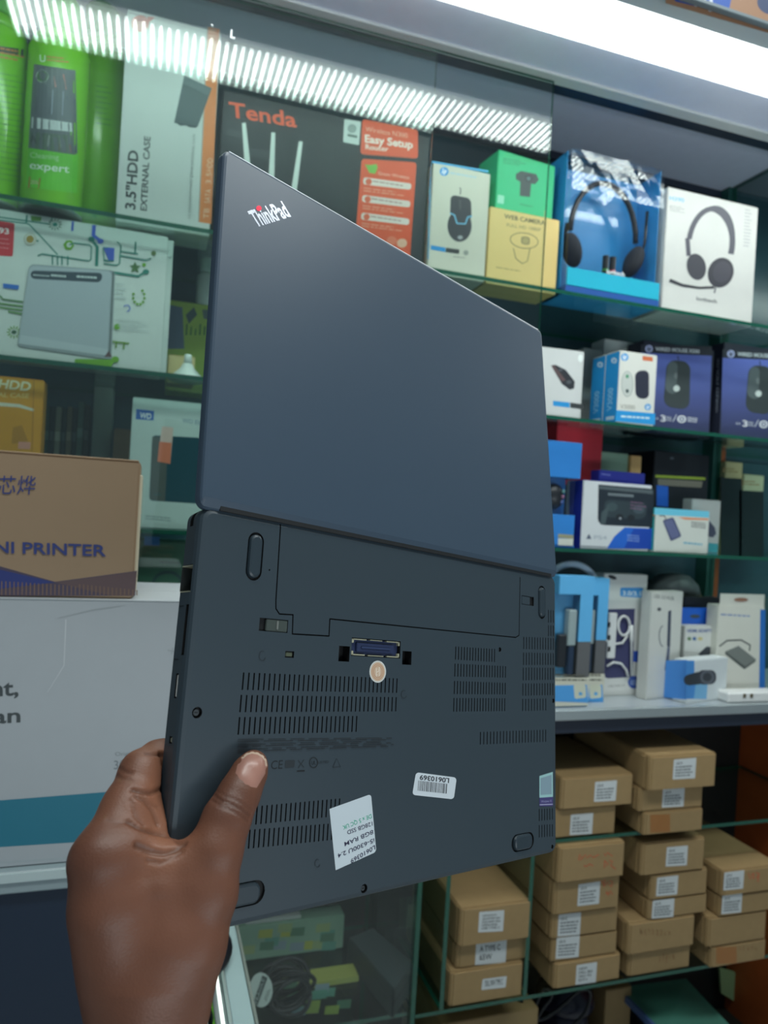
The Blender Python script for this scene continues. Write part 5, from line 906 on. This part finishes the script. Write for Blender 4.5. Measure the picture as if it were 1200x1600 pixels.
def field(P):
    tot = None
    for g, k in groups:
        s = None
        for q in g: e = seg(P, *q); s = e if s is None else smin(s, e, np.float32(.005))
        tot = s if tot is None else smin(tot, s, np.float32(k))
    return tot
GR_ = [ax[0][:, None, None].astype(np.float32), ax[1][None, :, None].astype(np.float32), ax[2][None, None, :].astype(np.float32)]
F_ = field(GR_); bx = None
for i, (c_, h_) in enumerate(((LW/2-.00175, LW/2+.00185), (LB/2-.001, LB/2+.0015), (.0103, .0104))):
    l_ = np.abs(np.float32(MLi[i, 0])*GR_[0]+np.float32(MLi[i, 1])*GR_[1]+np.float32(MLi[i, 2])*GR_[2]+np.float32(MLi[i, 3]-c_))-np.float32(h_); bx = l_ if bx is None else np.maximum(bx, l_)
F_ = np.maximum(F_, -bx); del bx, l_
def surface_nets(F, lo, res):
    s = F < 0; nx, ny, nz = F.shape
    c = np.zeros((nx-1, ny-1, nz-1), int); sl = lambda o, n: slice(o, n-1+o)
    for dx in (0, 1):
        for dy in (0, 1):
            for dz in (0, 1): c += s[sl(dx, nx), sl(dy, ny), sl(dz, nz)]
    act = (c > 0) & (c < 8); ids = -np.ones(act.shape, int); I = np.argwhere(act); ids[act] = np.arange(len(I))
    acc = np.zeros((len(I), 3)); cnt = np.zeros(len(I)); cor = [(a, b, d) for a in (0, 1) for b in (0, 1) for d in (0, 1)]
    val = {k: F[I[:, 0]+k[0], I[:, 1]+k[1], I[:, 2]+k[2]] for k in cor}
    for a in cor:
        for i in range(3):
            if a[i] == 0:
                b = list(a); b[i] = 1; b = tuple(b); va, vb = val[a], val[b]; m = (va < 0) != (vb < 0); t = np.where(m, va/(va-vb+1e-12), 0)
                pos = np.array(a, float)[None, :].repeat(len(I), 0); pos[:, i] += t; acc[m] += pos[m]; cnt[m] += 1
    V = lo+(I+acc/cnt[:, None])*res; Q = []
    for i in range(3):
        j, k = (i+1) % 3, (i+2) % 3
        A = [slice(None)]*3; Bs = [slice(None)]*3; A[i] = slice(0, -1); Bs[i] = slice(1, None)
        e = np.argwhere(s[tuple(A)] != s[tuple(Bs)]); ok = (e[:, j] > 0) & (e[:, k] > 0) & (e[:, j] < F.shape[j]-1) & (e[:, k] < F.shape[k]-1); e = e[ok]
        def at(dj, dk): g = e.copy(); g[:, j] += dj; g[:, k] += dk; return ids[g[:, 0], g[:, 1], g[:, 2]]
        q = np.stack([at(-1, -1), at(0, -1), at(0, 0), at(-1, 0)], 1); fl = ~s[e[:, 0], e[:, 1], e[:, 2]]; q[fl] = q[fl][:, ::-1]; Q.append(q)
    return V, np.concatenate(Q)
HV, HQ = surface_nets(F_, lo, RES); del F_
# skin folds pressed into the surface along lines seen in the photograph
bvh = BVHTree.FromPolygons([Vector(q) for q in HV], HQ.tolist())
def vnorm(V, Q):
    n = np.cross(V[Q[:, 2]]-V[Q[:, 0]], V[Q[:, 3]]-V[Q[:, 1]]); N = np.zeros_like(V)
    for c in range(4): np.add.at(N, Q[:, c], n)
    return N/(np.linalg.norm(N, axis=1, keepdims=True)+1e-12)
HN = vnorm(HV, HQ)
if np.mean(np.einsum('ij,ij->i', HN, HV-HV.mean(0))) < 0: HN = -HN
FOLDS = [([(333, 1241), (345, 1250), (362, 1257), (378, 1265), (390, 1275)], .0010, .00075), ([(331, 1249), (345, 1258), (360, 1265), (376, 1274), (387, 1283)], .0010, .0006), ([(337, 1235), (352, 1244), (368, 1250), (384, 1260), (393, 1266)], .0008, .0004),
         ([(208, 1234), (222, 1238), (236, 1239), (251, 1233)], .0012, .0013), ([(228, 1177), (240, 1178), (252, 1181)], .0011, .0010), ([(212, 1244), (226, 1252), (238, 1266), (246, 1288)], .0011, .0009), ([(222, 1240), (232, 1254), (248, 1262)], .0009, .0006),
         ([(200, 1284), (222, 1296), (245, 1303), (268, 1309), (282, 1317)], .0013, .0012), ([(214, 1322), (236, 1331), (256, 1334), (274, 1328), (287, 1319)], .0016, .0014), ([(232, 1345), (250, 1348), (268, 1340), (284, 1330)], .0013, .0007), ([(205, 1250), (212, 1275), (225, 1290)], .0010, .0006),
         ([(186, 1200), (196, 1206), (206, 1208)], .0010, .0005), ([(180, 1212), (192, 1217), (203, 1218)], .0010, .0004), ([(168, 1282), (180, 1286), (196, 1285)], .0011, .0004)]
disp = np.zeros(len(HV))
for pts, rr, dp in FOLDS:
    P3 = []
    for (xa, ya), (xb, yb) in zip(pts[:-1], pts[1:]):
        for t in np.linspace(0, 1, 8):
            h = bvh.ray_cast(Vector(CAM), Vector(ray(xa+(xb-xa)*t, ya+(yb-ya)*t)).normalized())
            if h[0] is not None: P3.append(np.array(h[0]))
    if not P3: continue
    P3 = np.array(P3); near = np.where(np.all((HV > P3.min(0)-.006) & (HV < P3.max(0)+.006), axis=1))[0]
    d = np.min(np.linalg.norm(HV[near][:, None]-P3[None], axis=2), axis=1); disp[near] = np.minimum(disp[near], -dp*np.exp(-(d/rr)**2)+.25*dp*np.exp(-((d-2.2*rr)/rr)**2))
HV = HV+HN*disp[:, None]
skin = bpy.data.materials.new('dark_skin'); skin.use_nodes = True; nt = skin.node_tree; b = nt.nodes['Principled BSDF']
a = nt.nodes.new('ShaderNodeVertexColor'); a.layer_name = 'Col'; tc = nt.nodes.new('ShaderNodeTexCoord')
n1 = nt.nodes.new('ShaderNodeTexNoise'); n1.inputs['Scale'].default_value = 60; n1.inputs['Detail'].default_value = 6
mp_ = nt.nodes.new('ShaderNodeMapRange'); mp_.inputs['To Min'].default_value = .82; mp_.inputs['To Max'].default_value = 1.16
mx = nt.nodes.new('ShaderNodeMix'); mx.data_type = 'RGBA'; mx.blend_type = 'MULTIPLY'; mx.inputs['Factor'].default_value = 1
vo = nt.nodes.new('ShaderNodeTexVoronoi'); vo.inputs['Scale'].default_value = 900; bu = nt.nodes.new('ShaderNodeBump'); bu.inputs['Strength'].default_value = .18; bu.inputs['Distance'].default_value = .0004
Lk = nt.links.new
Lk(tc.outputs['Object'], n1.inputs['Vector']); Lk(tc.outputs['Object'], vo.inputs['Vector']); Lk(n1.outputs['Fac'], mp_.inputs['Value']); Lk(a.outputs['Color'], mx.inputs['A']); Lk(mp_.outputs['Result'], mx.inputs['B']); Lk(mx.outputs['Result'], b.inputs['Base Color'])
Lk(vo.outputs['Distance'], bu.inputs['Height']); Lk(bu.outputs['Normal'], b.inputs['Normal'])
b.inputs['Roughness'].default_value = .47; b.inputs['Specular IOR Level'].default_value = .45; b.inputs['Subsurface Weight'].default_value = .06; b.inputs['Subsurface Radius'].default_value = (.006, .002, .001)
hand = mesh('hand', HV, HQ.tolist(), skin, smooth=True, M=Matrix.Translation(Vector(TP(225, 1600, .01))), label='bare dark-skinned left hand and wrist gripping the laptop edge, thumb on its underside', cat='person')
wn = lambda *q: np.array(q)
def key(v, c, r): return np.exp(-((np.linalg.norm(v-c, axis=1)/r)**2))
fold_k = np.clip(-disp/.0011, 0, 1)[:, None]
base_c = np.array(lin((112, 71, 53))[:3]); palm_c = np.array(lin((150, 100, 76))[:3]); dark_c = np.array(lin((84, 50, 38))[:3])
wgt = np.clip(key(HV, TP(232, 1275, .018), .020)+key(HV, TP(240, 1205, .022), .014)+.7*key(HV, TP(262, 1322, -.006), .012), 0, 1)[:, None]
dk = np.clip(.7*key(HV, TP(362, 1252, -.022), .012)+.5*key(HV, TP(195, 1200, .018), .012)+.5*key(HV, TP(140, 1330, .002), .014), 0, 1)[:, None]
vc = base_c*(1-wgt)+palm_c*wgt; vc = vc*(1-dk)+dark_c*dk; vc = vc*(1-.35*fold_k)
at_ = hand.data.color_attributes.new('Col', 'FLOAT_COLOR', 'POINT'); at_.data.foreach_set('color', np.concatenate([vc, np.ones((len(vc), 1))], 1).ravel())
# thumb nail: curved plate following the finger
bvh = BVHTree.FromPolygons([Vector(q) for q in HV], HQ.tolist())
ctr = [(368, 1208), (371, 1196), (377, 1184), (385, 1177), (394, 1174.5), (403, 1176), (411, 1180.5), (416, 1187), (417.5, 1197), (414, 1209), (407, 1221), (401, 1231), (393, 1230), (383, 1225), (374, 1217)]
nv, nf, nc = [], [], []; cc = np.mean(ctr, 0); R_ = 6; nail_ok = True
for i in range(R_+1):
    for q in ctr:
        s = i/R_; x, y = cc[0]+(q[0]-cc[0])*s, cc[1]+(q[1]-cc[1])*s; d = Vector(ray(x, y)).normalized()
        h = bvh.ray_cast(Vector(CAM), d)
        if h[0] is None: h = bvh.find_nearest(Vector(onP(x, y, TP(394, 1200, -.010), nL)))
        nn = h[1] if h[1].dot(d) < 0 else -h[1]
        nv.append(np.array(h[0])+np.array(nn)*(.0007 if s < .99 else .0001))
K = len(ctr)
nv = np.array(nv)
for _ in range(2):
    g = nv.reshape(R_+1, K, 3); g[1:-1] = (g[1:-1]*2+g[:-2]+g[2:])/4
for i in range(R_):
    for k in range(K): nf.append([i*K+k, i*K+(k+1) % K, (i+1)*K+(k+1) % K, (i+1)*K+k])
nm = mat('thumb_nail', (164, 118, 104), .36, spec=.5, noise=.06, nscale=200, coat=.08); nt2 = mat('nail_edge', (196, 170, 150), .4)
mi = []
for f in nf:
    k = f[0] % K; mi.append(1 if f[0]//K >= R_-1 and 2 <= k <= 7 else 0)
mesh('thumb_nail', nv, nf, [nm, nt2], mi, parent=hand, smooth=True, label='pale pinkish thumb nail')
